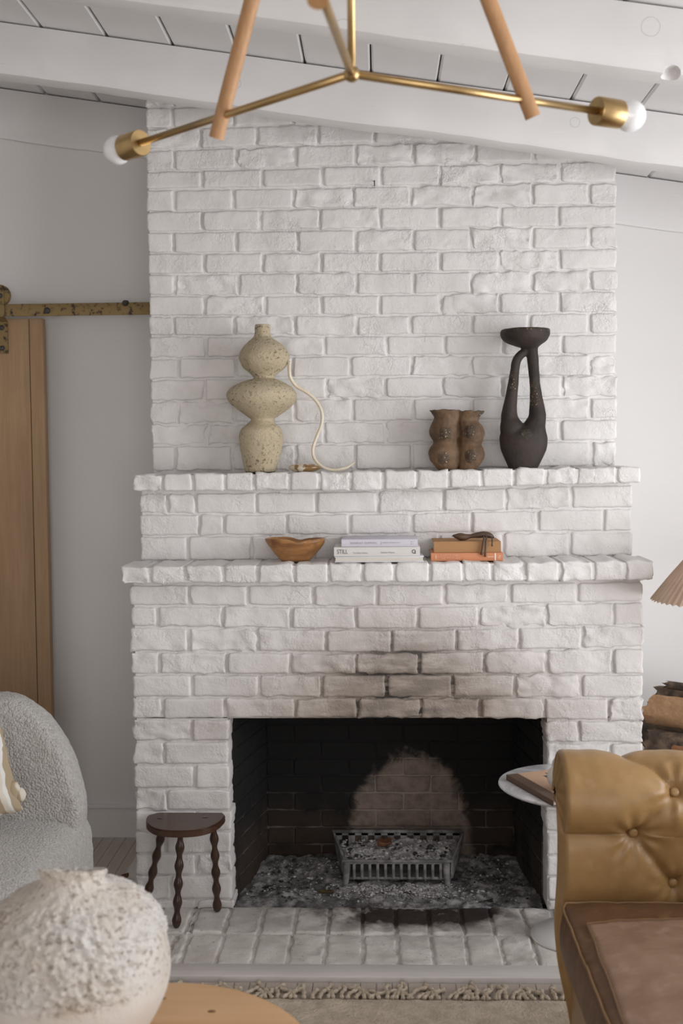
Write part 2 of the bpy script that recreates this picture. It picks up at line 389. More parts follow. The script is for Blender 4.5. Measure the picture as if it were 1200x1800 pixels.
M['ink'] = flat('dark_print', (.09, .08, .085)); M['greyink'] = flat('grey_print', (.33, .31, .34)); M['pink_ink'] = flat('pale_coral_print', (.83, .47, .34)); M['white_ink'] = flat('white_print', (.9, .8, .75))
M['photo'] = flat('printed_photo', (.08, .085, .09), .4)
M['darkleather'] = simple('dark_brown_hide', (.11, .062, .035), (.055, .03, .018), 22, .5, 60, .4, .002)
M['leaf'] = simple('dry_leaf', (.20, .09, .04), (.12, .05, .02), 30, .7, 50, .3, .002)
M['leafgreen'] = simple('olive_dry_leaf', (.085, .065, .02), (.05, .035, .012), 30, .7, 50, .3, .002)

# ------------------------------------------------------------------ the room
WY = .77                       # back wall plane
SL = .1545                     # ceiling falls to the right
def zc(x): return 2.803 - SL*(x-0)     # underside of the ceiling boards
XL, XR, YF = -3.0, 2.42, -6.4
FZ = -.012                     # floor, a hair below the hearth bricks
def struct(o): o['kind'] = 'structure'; return o
def walls():
    T = .12
    m = MB(); P = [(XL-T, FZ-.1), (XR+T, FZ-.1), (XR+T, zc(XR)+.25), (XL-T, zc(XL)+.25)]
    m.prism(P, lambda a, b: Vector((a, WY, b)), Vector((0, T, 0))); struct(m.build('wall_back', M['wall'], smooth=False))
    m = MB(); m.box(XL-T, XL, YF, WY, FZ-.1, zc(XL)+.2); struct(m.build('wall_left', M['wall'], smooth=False))
    m = MB(); a, b, c, d = -3.03, -.57, .32, 2.32
    m.box(XR, XR+T, YF, a, FZ-.1, zc(XR)+.2); m.box(XR, XR+T, b, WY, FZ-.1, zc(XR)+.2); m.box(XR, XR+T, a, b, FZ-.1, c); m.box(XR, XR+T, a, b, d, zc(XR)+.2)
    struct(m.build('wall_right', M['wall'], smooth=False))
    m = MB()
    for q in ((a-.06, a, c-.06, d+.06), (b, b+.06, c-.06, d+.06), (a, b, c-.06, c), (a, b, d, d+.06)): m.box(XR-.02, XR+.03, *q)
    m.box(XR, XR+.03, (a+b)/2-.02, (a+b)/2+.02, c, d)
    struct(m.build('window_1', M['trim'], smooth=False))
    m = MB(); a, b, c, d = -.85, 2.05, .15, 2.35
    hi = zc(XL)+.2
    m.box(XL-T, a, YF-T, YF, FZ-.1, hi); m.box(b, XR+T, YF-T, YF, FZ-.1, hi); m.box(a, b, YF-T, YF, FZ-.1, c); m.box(a, b, YF-T, YF, d, hi)
    struct(m.build('wall_front', M['wall'], smooth=False))
    m = MB()
    for q in ((a, a+.06, c, d), (b-.06, b, c, d), (a, b, c, c+.06), (a, b, d-.06, d), (.7, .75, c, d)): m.box(q[0], q[1], YF-.05, YF+.02, q[2], q[3])
    struct(m.build('window_2', M['trim'], smooth=False))
    m = MB(); m.box(XL, -.86, WY-.018, WY, FZ, .125); m.box(.86, XR, WY-.018, WY, FZ, .125); m.box(XL, -.86, WY-.024, WY, .112, .12)
    struct(m.build('baseboard_back', M['trim'], smooth=False))
walls()
# ceiling: dark board above the joints, boards, rafters
ceil = MB(); ceil.prism([(XL, zc(XL)+.03), (XR, zc(XR)+.03), (XR, zc(XR)+.12), (XL, zc(XL)+.12)], lambda a, b: Vector((a, YF, b)), Vector((0, WY-YF, 0)))
ceil = struct(ceil.build('ceiling', M['gap'], smooth=False))
x = -1.122-.2175*9
while x < XR:
    a, b = max(x+.002, XL), min(x+.2175-.002, XR)
    if b-a > .02:
        m = MB(); m.prism([(a, zc(a)+.009), (a+.006, zc(a)), (b-.006, zc(b)), (b, zc(b)+.009), (b, zc(b)+.028), (a, zc(a)+.028)], lambda p, q: Vector((p, YF, q)), Vector((0, WY-YF, 0)))
        m.build('ceiling_board', M['ceil'], ceil, ((a+b)/2, (YF+WY)/2, zc((a+b)/2)), smooth=False)
    x += .2175
DROP = .165
def rafter(y0, y1, drop=DROP, notch=None):
    """planed timber with a slightly wandering eased lower edge"""
    m = MB(); nx = 90; pts = []
    sec = [(0, 0), (0, .5), (0, .93), (.06, .985), (.16, 1), (.5, 1), (.84, 1), (.94, .985), (1, .93), (1, .5), (1, 0)]
    for j, (a, b) in enumerate(sec):
        for i in range(nx):
            X = lerp(XL, XR, i/(nx-1)); wv = fbm((X*1.7, y0*3+j*.02, 0), 3)*.006+fbm((X*9, y0+j*.3, 2), 2)*.0022
            k = 1 if 2 <= j <= 8 else 0
            pts.append((X, lerp(y0, y1, a)+(wv*.6 if k else 0), zc(X)-.0055-drop*b+(wv if k else 0)))
    m.grid(pts, nx, len(sec)); L = (len(sec)-1)*nx
    m.f += [(i, i+1, L+i+1, L+i) for i in range(nx-1)]
    e = [[j*nx+i for j in range(len(sec))] for i in (0, nx-1)]
    m.f += [tuple(e[0]), tuple(e[1])]
    o = m.build('beam', M['beam'], ceil, (0, (y0+y1)/2, zc(0)-drop/2), sharp=35)
    return o
rafter(-.05, .048)
b2 = rafter(-.862, -.766)
for k in range(1, 7): rafter(-.862-.81*k, -.766-.81*k)
rafter(WY-.022, WY-.001, .195)
# old bolt hole let into the lower edge of the nearer beam
def notch():
    cut = MB(); Y = -.862
    for px, py, r in ((1181, 130, .0235), (1171, 146, .018)):
        c = at_y(px, py, Y); cut.lathe([(c.x, c.y+k, c.z, r*q) for k, q in ((-.03, 1.05), (.0, 1), (.03, .95), (.045, .7), (.05, .3))], 24)
    # lathe runs along z: turn it to run along y
    n0 = 24*5
    for b in (0, n0):
        c = at_y(*((1181, 130) if b == 0 else (1171, 146)), Y)
        for i in range(b, b+n0):
            x, y, z = cut.v[i]; j = (i-b)//24; k = (-.03, 0, .03, .045, .05)[j]; cut.v[i] = (x, Y+k, c.z+(y-(c.y+k)))
    me = fuse(cut, .003, 2); cu = bpy.data.objects.new('c', me); COL.objects.link(cu)
    md = b2.modifiers.new('n', 'BOOLEAN'); md.operation = 'DIFFERENCE'; md.object = cu; md.solver = 'EXACT'
    bpy.context.view_layer.update()
    dg = bpy.context.evaluated_depsgraph_get(); nm = bpy.data.meshes.new_from_object(b2.evaluated_get(dg)); b2.modifiers.clear(); b2.data = nm
    nm.set_sharp_from_angle(angle=math.radians(35)); bpy.data.objects.remove(cu)
notch()
# floor: narrow strips, and the border board round the hearth
m = MB(); m.box(XL, XR, YF, WY, FZ-.1, FZ-.02); floor = struct(m.build('floor', M['gap'], smooth=False))
HY0, HX0, HX1 = -.437, -.885, .885
me_cache = {}
def plank(x, y0, y1):
    wd = .047; key = (round(y1-y0, 3), rnd.randint(0, 2))
    if key not in me_cache:
        m = MB(); h = (y1-y0)/2; m.box(-wd/2+.0006, wd/2-.0006, -h, h, -.02, 0, .0012); me = m.mesh('plank'); me.materials.append(M['plank']); me_cache[key] = me
    o = bpy.data.objects.new('floor_plank', me_cache[key]); COL.objects.link(o); o.parent = floor; o.location = (x, (y0+y1)/2, FZ+rnd.uniform(-.0004, .0004)); WO[o] = Vector(o.location)
x = -2.2
while x < 1.9:
    c = x+.0235
    if -.96 < c < .96: plank(c, -3.0, HY0-.088)
    else: plank(c, -3.0, WY)
    x += .047
m = MB(); m.box(XL, -2.2, YF, WY, FZ-.02, FZ); m.box(1.915, XR, YF, WY, FZ-.02, FZ); m.box(-2.2, 1.915, YF, -3.0, FZ-.02, FZ)
m.build('floorboards', M['plank'], floor, smooth=False)
m = MB(); m.box(-.975, .975, HY0-.086, HY0-.003, FZ-.02, .006, .003); m.box(-.975, -.889, HY0, .0, FZ-.02, .004, .003); m.box(.889, .975, HY0, .0, FZ-.02, .004, .003)
m.box(-.985, -.85, -.002, WY, FZ-.02, FZ); m.box(.85, .985, -.002, WY, FZ-.02, FZ)
struct(m.build('trim_1', M['border']))

# ------------------------------------------------------------------ fireplace
fire = thing('fireplace', (0, .3, 0), 'white painted brick fireplace and chimney breast with two stepped header-brick shelves and a sooty hearth opening', 'fireplace', kind='structure')
def axis_samples(L, n, e=(.0, .0022, .006, .011)):
    mid = n; a = list(e); b = [L-x for x in reversed(e)]
    return a+[e[-1]+(L-2*e[-1])*i/mid for i in range(1, mid)]+b
def brick(name, mat, parent, TL, TR, BR, BL, nrm, depth=.05, rough=1.0, proud=.0, rad=.007, seed=0, cx=None):
    """one brick: irregular rounded face between four corner points, sides running back"""
    nrm = Vector(nrm).normalized(); cen = (TL+TR+BR+BL)/4
    L = ((TR-TL).length+(BR-BL).length)/2; H = ((TL-BL).length+(TR-BR).length)/2
    nxs = axis_samples(L, cx or max(3, int(L/.017))); nys = axis_samples(H, max(2, int(H/.014)))
    nx, ny = len(nxs), len(nys); rc = rnd.uniform(.003, .011); off = Vector((seed*1.37, seed*.71, seed*2.3)); pts = []
    ex = (TR-TL).normalized(); ey = (BL-TL).normalized()
    hx, hy = L/2, H/2; tilt = rnd.uniform(-.0016, .0016); tilt2 = rnd.uniform(-.0016, .0016)
    for yv in nys:
        for xv in nxs:
            x, y = xv-hx, yv-hy
            qx, qy = abs(x)-(hx-rc), abs(y)-(hy-rc)
            if qx > 0 and qy > 0:
                l = math.hypot(qx, qy)
                if l > rc: x = math.copysign(hx-rc+qx*rc/l, x); y = math.copysign(hy-rc+qy*rc/l, y); l = rc
                d = rc-l
            else: d = min(hx-abs(x), hy-abs(y))
            u, v = (x+hx)/L, (y+hy)/H
            P = lerp(lerp(TL, TR, u), lerp(BL, BR, u), v)
            wob = noise.noise(P*28+off)*.0040+noise.noise(P*95+off)*.0024
            k = max(0, 1-d/.012)
            P = P+(ex*(math.copysign(1, x)*wob*k*(1 if abs(x) > hx-.03 else .3))+ey*(math.copysign(1, y)*wob*k))*rough
            t = max(0, 1-d/rad); drop = rad*(1-math.sqrt(max(0, 1-t*t)))
            h = proud+.0012+tilt*x/hx+tilt2*y/hy-drop
            h += (fbm(P+off, 3, 14)*.0028+fbm(P+off, 3, 60)*.0009)*rough
            if rough > 1.4: h -= abs(fbm(P+off, 4, 26))*.0085*(rough-1)-.001
            pts.append(P+nrm*h)
    m = MB(); m.grid(pts, nx, ny)
    ring = [i for i in range(nx)]+[j*nx+nx-1 for j in range(1, ny)]+[(ny-1)*nx+i for i in range(nx-2, -1, -1)]+[j*nx for j in range(ny-2, 0, -1)]
    b = len(m.v); n = len(ring); m.v += [tuple(Vector(pts[i])-nrm*(depth-.004)) for i in ring]
    m.f += [(ring[i], b+i, b+(i+1) % n, ring[(i+1) % n]) for i in range(n)]
    return m.build(name, mat, parent, cen)
def yline(l, c, r, x0, xm, x1):
    return lambda x: (l+(c-l)*(x-x0)/(xm-x0)) if x < xm else c+(r-c)*(x-xm)/(x1-xm)
SEED = [0]
def course(parent, mat, top, bot, joints, Y, depth=.05, g=2.3, nrm=(0, -1, 0), zmax=None, skip=None, proud=0, e=.1, end_l=True, end_r=True, gy=1.7):
    for i in range(len(joints)-1):
        a, b = joints[i], joints[i+1]
        if skip and skip(a, b): continue
        first, last = i == 0 and end_l, i == len(joints)-2 and end_r
        a2 = a if i == 0 else a+g; b2_ = b if i == len(joints)-2 else b-g
        gg = gy
        TL, TR, BR, BL = [at_y(x, y, Y) for x, y in ((a2, top(a2)+gg), (b2_, top(b2_)+gg), (b2_, bot(b2_)-gg), (a2, bot(a2)-gg))]
        if zmax:
            for c in (TL, TR): c.z = min(c.z, zc(c.x)-.004)
            if min(TL.z-BL.z, TR.z-BR.z) < .012: continue
        SEED[0] += 1; rr = rnd.random(); rough = 1.0 if rr < .55 else (1.7 if rr < .85 else 2.4)
        brick('brick', mat, parent, TL, TR, BR, BL, nrm, e if (first or last) else depth, rough, proud+rnd.uniform(-.0016, .0016), rnd.uniform(.005, .0085), SEED[0])
# --- chimney breast (upper)
UY = .27
def core(name, xl, xr, y0, y1, z0, z1, slope=False, mat='mortar', sub=True):
    m = MB()
    if slope: m.prism([(xl, z0), (xr, z0), (xr, zc(xr)-.002), (xl, zc(xl)-.002)], lambda a, b: Vector((a, y0, b)), Vector((0, y1-y0, 0)))
    else: m.box(xl, xr, y0, y1, z0, z1)
    return m.build(name, M[mat], fire, smooth=False)
breast = core('chimney_breast', -.836, .826, UY+.0082, WY-.001, 1.45, 0, True)
UR = [(151, 140, 130), (188, 178, 168), (226, 215, 205), (264, 252, 243), (301, 291, 282), (333, 327, 320), (372.5, 364, 360), (408, 403, 397), (445, 443, 436), (482, 479, 474), (520, 518.5, 511), (556, 554, 549), (591, 590, 587), (630, 625, 623), (667, 662, 660), (706, 700, 698), (746, 741, 736), (784, 780, 775), (829, 826, 820)]
UJ = [[305, 412, 516, 622], [302, 411, 515, 620], [352, 452, 558, 658, 760], [306, 415, 520, 625, 728, 834, 938], [355, 461, 567, 670, 774, 880, 984], [306, 410, 516, 620, 722, 830, 935, 1036],
      [355, 457, 562, 668, 772, 880, 982], [305, 415, 523, 625, 726, 828, 936, 1037], [359, 462, 565, 667, 774, 878, 984], [308, 419, 522, 627, 727, 829, 935, 1038], [359, 466, 565, 668, 774, 878, 984],
      [306, 411, 518, 627, 722, 830, 930, 1036], [362, 465, 570, 680, 782, 885, 988], [314, 414, 514, 616, 724, 829, 939, 1037], [360, 468, 574, 677, 779, 883, 988], [312, 412, 518, 620, 726, 829, 939, 1037],
      [364, 464, 570, 677, 780, 883, 985], [308, 408, 520, 624, 724, 829, 932, 1039]]
for r in range(len(UJ)):
    T = yline(*UR[r], 262, 640, 1082); B = yline(*UR[r+1], 262, 640, 1082)
    xl = 255.5+(UR[r][0]-200)*.0205; j = [xl+rnd.uniform(-1.5, 1.5)]+UJ[r]+([1083.5+rnd.uniform(-1.5, 1.5)] if len(UJ[r]) > 5 else [])
    course(breast, M['paint'], T, B, j, UY, zmax=True, end_r=len(UJ[r]) > 5)
# --- shelves: header bricks laid flat, ends showing
def shelf(name, Y, yb, tops, bots, joints, x0, xm, x1, depth):
    T = yline(*tops, x0, xm, x1); B = yline(*bots, x0, xm, x1)
    zt = [at_y(x, T(x), Y).z for x in joints]; zb = [at_y(x, B(x), Y).z for x in joints]
    xa, xb = at_y(joints[0], 0, Y).x, at_y(joints[-1], 0, Y).x
    m = MB(); X = [at_y(x, T(x), Y).x for x in joints]; X[0] += .007; X[-1] -= .007
    up = [(X[i], zt[i]-.006) for i in range(len(X))]; dn = [(X[i], zb[i]+.005) for i in reversed(range(len(X)))]
    m.prism(up+dn, lambda a, b: Vector((a, Y+.007, b)), Vector((0, yb-Y-.007, 0)))
    s = m.build(name, M['mortar'], fire, smooth=False)
    course(s, M['paint'], T, B, joints, Y, depth, g=2.4, e=depth, gy=.6)
    return lambda px: at_y(px, T(px), Y).z-.002
S2Y, S1Y, MY = .07, -.07, .14
top2 = shelf('upper_shelf', S2Y, UY+.02, (834, 828, 819.5), (864, 862, 849), [233, 285, 339, 395, 446, 509, 562, 616, 674, 733, 789, 847, 903, 958, 1014, 1084, 1126], 233, 640, 1126, .195)
top1 = shelf('lower_shelf', S1Y, MY+.02, (996, 990, 985.5), (1027, 1024, 1020.5), [213, 264, 326, 392, 453, 517, 577, 637, 693, 756, 814, 865, 923, 985, 1043, 1098, 1147], 213, 640, 1147, .205)
# --- middle body
MR = [(868, 863, 851), (904, 903, 893), (943, 940, 934), (987, 985, 978)]
MJ = [[246, 294, 344, 450, 556, 664, 780, 890, 1004, 1111], [246, 350, 394, 504, 614, 724, 829, 946, 1062, 1110], [247, 330, 442, 552, 662, 773, 885, 1002, 1111]]
xl, xr = at_y(246, 920, MY).x, at_y(1110.5, 920, MY).x
mid = core('overmantel', xl+.007, xr-.007, MY+.0082, WY-.002, 1.17, 1.49)
for r in range(3): course(mid, M['paint'], yline(*MR[r], 246, 640, 1110), yline(*MR[r+1], 246, 640, 1110), MJ[r], MY)
# --- lower body
LR = [(1028, 1027, 1022), (1065, 1067, 1058), (1102, 1107.5, 1099), (1146, 1148, 1139), (1186, 1186, 1185), (1226, 1227, 1227), (1265, 1263, 1268)]
LJ = [[332, 435, 550, 662, 781, 896, 1015], [277, 392, 512, 625, 734, 842, 961, 1078], [332, 452, 573, 688, 802, 912, 1024], [279, 398, 510, 625, 737, 851, 961, 1078], [337, 454, 565, 679, 795, 905, 1022], [285, 396, 519, 629, 739, 844, 957, 1070]]
OX0, OX1, OZ = -.540, .542, .655     # fire opening
m = MB(); Y0 = .0088
for q in ((-.858, OX0-.004, 0, OZ+.008), (OX1+.004, .858, 0, OZ+.008), (-.858, .858, OZ+.006, 1.175)): m.box(q[0], q[1], Y0, .13, q[2]-.001, q[3])
m.box(-.858, -.66, .13, WY-.003, 0, 1.175); m.box(.70, .858, .13, WY-.003, 0, 1.175); m.box(-.66, .70, .60, WY-.003, 0, 1.175); m.box(-.66, .70, .13, .60, .80, 1.175)
sur = m.build('surround', M['mortar'], fire, smooth=False)
for r in range(6):
    xl = 228.5+(LR[r][0]-1030)*.027
    course(sur, M['paint'], yline(*LR[r], 235, 700, 1128), yline(*LR[r+1], 235, 700, 1128), [xl+rnd.uniform(-1.5, 1.5)]+LJ[r]+[1129.5+rnd.uniform(-1.5, 1.5)], 0, depth=.095 if r == 5 else .05, g=2.5)
PY = [1264.5, 1304, 1344.5, 1387, 1425, 1461, 1501, 1539, 1581, 1600]
PL = [336, 288, 342, 292, 345, 291, 345, 300, 345]
PRj = [1018, 1073, 1018, 1073, 1018, 1073, 1018, 1073, 1018]
for r in range(9):
    xl = 233+(PY[r]-1266)*.027; f0 = lambda x, y=PY[r]: y; f1 = lambda x, y=PY[r+1]: y
    course(sur, M['paint'], f0, f1, [xl+rnd.uniform(-1.5, 1.5), PL[r], 401+(PY[r]-1266)*.027+rnd.uniform(-2, 2)], 0, depth=.1, g=2.6)
    f0 = lambda x, y=PY[r]: y+2; f1 = lambda x, y=PY[r+1]: y+2
    course(sur, M['paint'], f0, f1, [961+rnd.uniform(-2, 2)+(1 if r > 4 else 0), PRj[r], 1129.5+rnd.uniform(-1.5, 1.5)], 0, depth=.1, g=2.6)
# --- hearth: two rows of bricks laid flat, ends towards the room
m = MB(); m.box(HX0+.004, HX1-.004, HY0+.004, .02, -.03, -.0065); hearth = m.build('hearth', M['hearth'], fire, smooth=False)
def hearth_row(y0, y1, xs):
    for a, b in zip(xs[:-1], xs[1:]):
        g = .0045; SEED[0] += 1
        P = [Vector((x, y, 0)) for x, y in ((a+g, y1-g), (b-g, y1-g), (b-g, y0+g), (a+g, y0+g))]
        brick('brick', M['hearth'], hearth, *P, (0, 0, 1), .03, rnd.choice((1, 1.5, 2.)), rnd.uniform(-.002, .001), .008, SEED[0])
xs = [at_z(x, 1617, 0).x for x in (341, 399, 461, 519.5, 578, 636.5, 695, 753.5, 812, 864, 922, 974)]
hearth_row(-.207, .012, [-.885, -.776, -.667]+xs+[xs[-1]+.106, xs[-1]+.212, .885])
xs = [at_z(x, 1668, 0).x for x in (324.5, 386, 447, 508, 571.5, 638, 699.5, 760, 820.5, 882, 939)]
hearth_row(HY0, -.212, [-.885, -.80, -.69]+xs+[xs[-1]+.109, xs[-1]+.218, xs[-1]+.327, .885])
# --- firebox
FB0, FB1, FBY, FBZ = -.462, .49, .485, .80
m = MB(); zf = -.028
A, B, C, D = (OX0, .105), (FB0, FBY), (FB1, FBY), (OX1, .105)
for p, q in ((A, B), (B, C), (C, D)):
    nx_, ny_ = (q[1]-p[1]), -(q[0]-p[0]); l = math.hypot(nx_, ny_); ox, oy = -nx_/l*.06, -ny_/l*.06
    if (p, q) == (B, C): ox, oy = 0, .06
    elif p == A: ox, oy = -.06, .0
    else: ox, oy = .06, 0
    m.prism([(p[0], p[1]), (q[0], q[1]), (q[0]+ox, q[1]+oy), (p[0]+ox, p[1]+oy)], lambda a, b: Vector((a, b, zf)), Vector((0, 0, FBZ-zf)))
m.box(OX0, OX1, .10, .60, zf-.02, -.014); m.box(-.62, .66, .105, .60, FBZ, FBZ+.05)
fb = m.build('firebox', M['firemortar'], fire, smooth=False)
CH = .0672
for r in range(12):
    z0, z1 = r*CH-.012, (r+1)*CH-.012; o = .105 if r % 2 else 0
    for (p, q, L) in ((A, B, .39), (B, C, .952), (C, D, .39)):
        l = math.hypot(q[0]-p[0], q[1]-p[1]); dx, dy = (q[0]-p[0])/l, (q[1]-p[1])/l; nrm = (dy, -dx, 0)
        t = -o
        while t < l-.01:
            a, b = max(t, 0)+.0025, min(t+.211, l)-.0025; t += .211
            if b-a < .02: continue
            P = [Vector((p[0]+dx*s_, p[1]+dy*s_, z)) for s_, z in ((a, z1-.0025), (b, z1-.0025), (b, z0+.0025), (a, z0+.0025))]
            SEED[0] += 1; brick('firebrick', M['firebrick'], fb, *P, nrm, .02, .7, .003+rnd.uniform(-.001, .001), .0035, SEED[0])
# ash on the firebox floor
def ash_h(x, y):
    v = Vector((x*7, y*7, 1)); h = -.006+.012*fbm(v, 4)+.006*fbm(v*5, 3)
    h += .022*sst(.26, .46, y)+.018*math.exp(-((x-.0)/.22)**2-((y-.22)/.09)**2)+.012*math.exp(-((x+.25)/.1)**2-((y-.33)/.08)**2)
    return h-.01*sst(.12, .01, y)
m = MB(); n_, m_ = 150, 66; pts = []
for j in range(m_):
    y = lerp(.02, .478, j/(m_-1)); k = max(0, (y-.105)/(FBY-.105)); xa, xb = lerp(OX0, FB0, k)+.006, lerp(OX1, FB1, k)-.006
    for i in range(n_): x = lerp(xa, xb, i/(n_-1)); pts.append((x, y, ash_h(x, y)))
m.grid(pts, n_, m_); o = m.build('ash', M['ash'], fire); o['kind'] = 'stuff'
def lumps(name, mat, n, area_f, smin, smax, parent, seed, zf_):
    r_ = random.Random(seed); m = MB(); bm = bmesh.new(); bmesh.ops.create_icosphere(bm, subdivisions=1, radius=1)
    bm.verts.index_update(); bv = [v.co.copy() for v in bm.verts]; bf = [[v.index for v in f.verts] for f in bm.faces]; bm.free()
    for _ in range(n):
        x, y = area_f(r_); s = r_.uniform(smin, smax)*r_.choice((1, 1, .6, 1.5)); sx, sy, sz = s*r_.uniform(.7, 1.6), s*r_.uniform(.6, 1.2), s*r_.uniform(.4, .9); a = r_.uniform(0, PI)
        z = zf_(x, y)+sz*.3
        vs = []
        for v in bv:
            k = 1+.35*noise.noise(v*2+Vector((x*40, y*40, 0))); p = Vector((v.x*sx*k, v.y*sy*k, v.z*sz*k)); vs.append((x+p.x*math.cos(a)-p.y*math.sin(a), y+p.x*math.sin(a)+p.y*math.cos(a), z+p.z))
        m.add(vs, bf)
    o = m.build(name, mat, parent, smooth=False); o['kind'] = 'stuff'; return o
def fbarea(r_):
    y = r_.uniform(.07, .45); k = max(0, (y-.105)/.38); return r_.uniform(lerp(OX0, FB0, k)+.03, lerp(OX1, FB1, k)-.03), y
lumps('ash_flakes', M['pale_ash'], 700, fbarea, .0012, .004, fire, 3, ash_h)
lumps('charcoal_crumbs', M['charcoal'], 260, fbarea, .0018, .006, fire, 4, ash_h)

# ------------------------------------------------------------------ grate
GY0, GY1 = .185, .40
gz = ash_h(.05, GY0)
grate = thing('fire_grate', (.05, .29, gz), 'cast iron fire grate heaped with pale ash inside the fireplace', 'fire grate')
gx0, gx1, bx0, bx1 = -.155, .228, -.205, .285     # front and back ends
zl, zs, zb = .098, .034, .134                     # front lip, slat foot, back rail
m = MB(); m.tube([(gx0-.006, GY0, zl), (gx1+.006, GY0, zl)], .006, 8); m.tube([(gx0, GY0+.006, zs), (gx1, GY0+.006, zs)], .005, 8)
m.tube([(bx0, GY1, zb), (bx1, GY1, zb)], .007, 8); m.build('rail', M['iron'], grate)
for s_, (xf, xb_) in enumerate(((gx0, bx0), (gx1, bx1))):
    m = MB(); q = [(xf, GY0, zl), (xb_, GY1, zb), (lerp(xf, xb_, .6), GY1-.05, zs+.01), (xf, GY0+.006, zs)]
    m.prism(range(4), lambda i, q=q: 0, Vector((0, 0, 0))) if False else m.add([Vector(p) for p in q]+[Vector(p)+Vector((.008, 0, 0)) for p in q], [(0, 1, 2, 3), (7, 6, 5, 4), (0, 4, 5, 1), (1, 5, 6, 2), (2, 6, 7, 3), (3, 7, 4, 0)])
    m.build('side_plate', M['iron'], grate, smooth=False)
m = MB(); m.add([(gx0, GY0+.006, zs), (gx1, GY0+.006, zs), (bx1-.02, GY1, zs+.03), (bx0+.02, GY1, zs+.03), (gx0, GY0+.006, zs-.006), (gx1, GY0+.006, zs-.006), (bx1-.02, GY1, zs+.024), (bx0+.02, GY1, zs+.024)], [(0, 1, 2, 3), (7, 6, 5, 4), (0, 4, 5, 1), (1, 5, 6, 2), (2, 6, 7, 3), (3, 7, 4, 0)])
m.build('floor_plate', M['iron'], grate, smooth=False)
# back plate with slots
xs = [bx0+.012]; nslot = 9
m = MB(); w_ = (bx1-bx0-.024)/(nslot*2+1)
for i in range(nslot+1): m.box(bx0+.012+2*i*w_, bx0+.012+(2*i+1)*w_, GY1-.004, GY1+.004, .07, zb)
m.box(bx0+.012, bx1-.012, GY1-.004, GY1+.004, zb-.014, zb); m.build('back_plate', M['iron'], grate, smooth=False)
NB = 14
for i in range(NB):
    x = lerp(gx0+.008, gx1-.008, i/(NB-1)); m = MB()
    m.box(x-.0052, x+.0052, GY0-.003, GY0+.007, zs-.002, zl-.008, .002); m.build('bar', M['iron'], grate, (x, GY0, (zs+zl)/2))
for i in range(NB-1):
    x = lerp(gx0+.008, gx1-.008, (i+.5)/(NB-1)); m = MB(); r = .5*(gx1-gx0-.016)/(NB-1)
    m.prism([(x-r, zl-.006)]+[(x-r*math.cos(a), zl-.022+.012*math.sin(a)) for a in [PI*k/6 for k in range(7)]]+[(x+r, zl-.006)], lambda a, b: Vector((a, GY0, b)), Vector((0, .006, 0)))
    m.build('arch', M['iron'], grate, (x, GY0, zl-.01), smooth=False)
for x, y, dx in ((gx0+.006, GY0-.004, .006), (gx1-.012, GY0-.004, -.006), (bx0+.06, GY1-.03, .0), (bx1-.06, GY1-.03, .0)):
    m = MB(); z0 = ash_h(x, y)-.004; m.tube([(x-dx, y, z0), (x, y, zs*.6), (x+dx*.5, y+.004, zs+.02), (x+dx, y+.006, zl-.004 if y < .3 else .08)], [.0065, .010, .0125, .012], 8); m.build('leg', M['iron'], grate)
m = MB(); pts = []; n_, m_ = 60, 28
for j in range(m_):
    v = j/(m_-1)
    for i in range(n_):
        u = i/(n_-1); x = lerp(lerp(gx0, bx0, v)+.008, lerp(gx1, bx1, v)-.008, u); y = lerp(GY0+.006, GY1-.006, v)
        h = lerp(zl-.008, zb-.030, v)+.010*fbm((x*22, y*22, 4), 4)+.007*fbm((x*70, y*70, 9), 2); h -= .012*sst(.04, .0, min(u, 1-u))
        h -= .03*math.exp(-((x+.13)/.05)**2-((y-.39)/.03)**2)
        pts.append((x, y, min(h, zb-.004 if v > .8 else 1)))
m.grid(pts, n_, m_); b = len(m.v)
o = m.build('ash_heap', M['pale_ash'], grate); o['kind'] = 'stuff'
def heap(r_):
    y = r_.uniform(GY0+.02, GY1-.02); v = (y-GY0)/(GY1-GY0); return r_.uniform(lerp(gx0, bx0, v)+.02, lerp(gx1, bx1, v)-.02), y
lumps('heap_flakes', M['pale_ash'], 330, heap, .0025, .006, grate, 8, lambda x, y: lerp(zl-.006, zb-.026, (y-GY0)/(GY1-GY0)))
lumps('heap_cinders', M['charcoal'], 60, heap, .003, .008, grate, 9, lambda x, y: lerp(zl-.006, zb-.028, (y-GY0)/(GY1-GY0)))
lumps('spilled_ash', M['pale_ash'], 900, lambda r_: (r_.gauss(.04, .13), r_.uniform(.11, .19)), .0015, .0042, fire, 12, ash_h)
def leafshape(name, c, ln, wd, rot, mat, label, curl=.35, tz=.004, seed=0):
    c = Vector(c); m = MB(); n1, n2 = 13, 7; pts = []
    for i in range(n1):
        u = i/(n1-1); ww = wd*math.sin(PI*min(1, u*.97+.03))**.8
        for j in range(n2):
            v = j/(n2-1)*2-1; x = (u-.5)*ln; y = v*ww*.5
            z = tz+curl*wd*(v*v)*.5+.25*ln*curl*(u-.5)**2*2+.08*wd*noise.noise((u*5+seed, v*3, seed))
            pts.append(c+Vector((x*math.cos(rot)-y*math.sin(rot), x*math.sin(rot)+y*math.cos(rot), z)))
    m.grid(pts, n2, n1); me = m.mesh(name)
    o = link(name, me, mat, None, c); s = o.modifiers.new('t', 'SOLIDIFY'); s.thickness = .0012
    bpy.context.view_layer.update(); dg = bpy.context.evaluated_depsgraph_get(); o.data = bpy.data.meshes.new_from_object(o.evaluated_get(dg)); o.modifiers.clear()
    return tag(o, label, 'leaf')
gp = at_y(676, 1497, .30); leafshape('dry_leaf', (gp.x, .30, lerp(zl-.006, zb-.026, .53)+.006), .06, .055, .5, M['leaf'], 'curled brown dry leaf on the ash heap of the grate', .8, .004, 3)
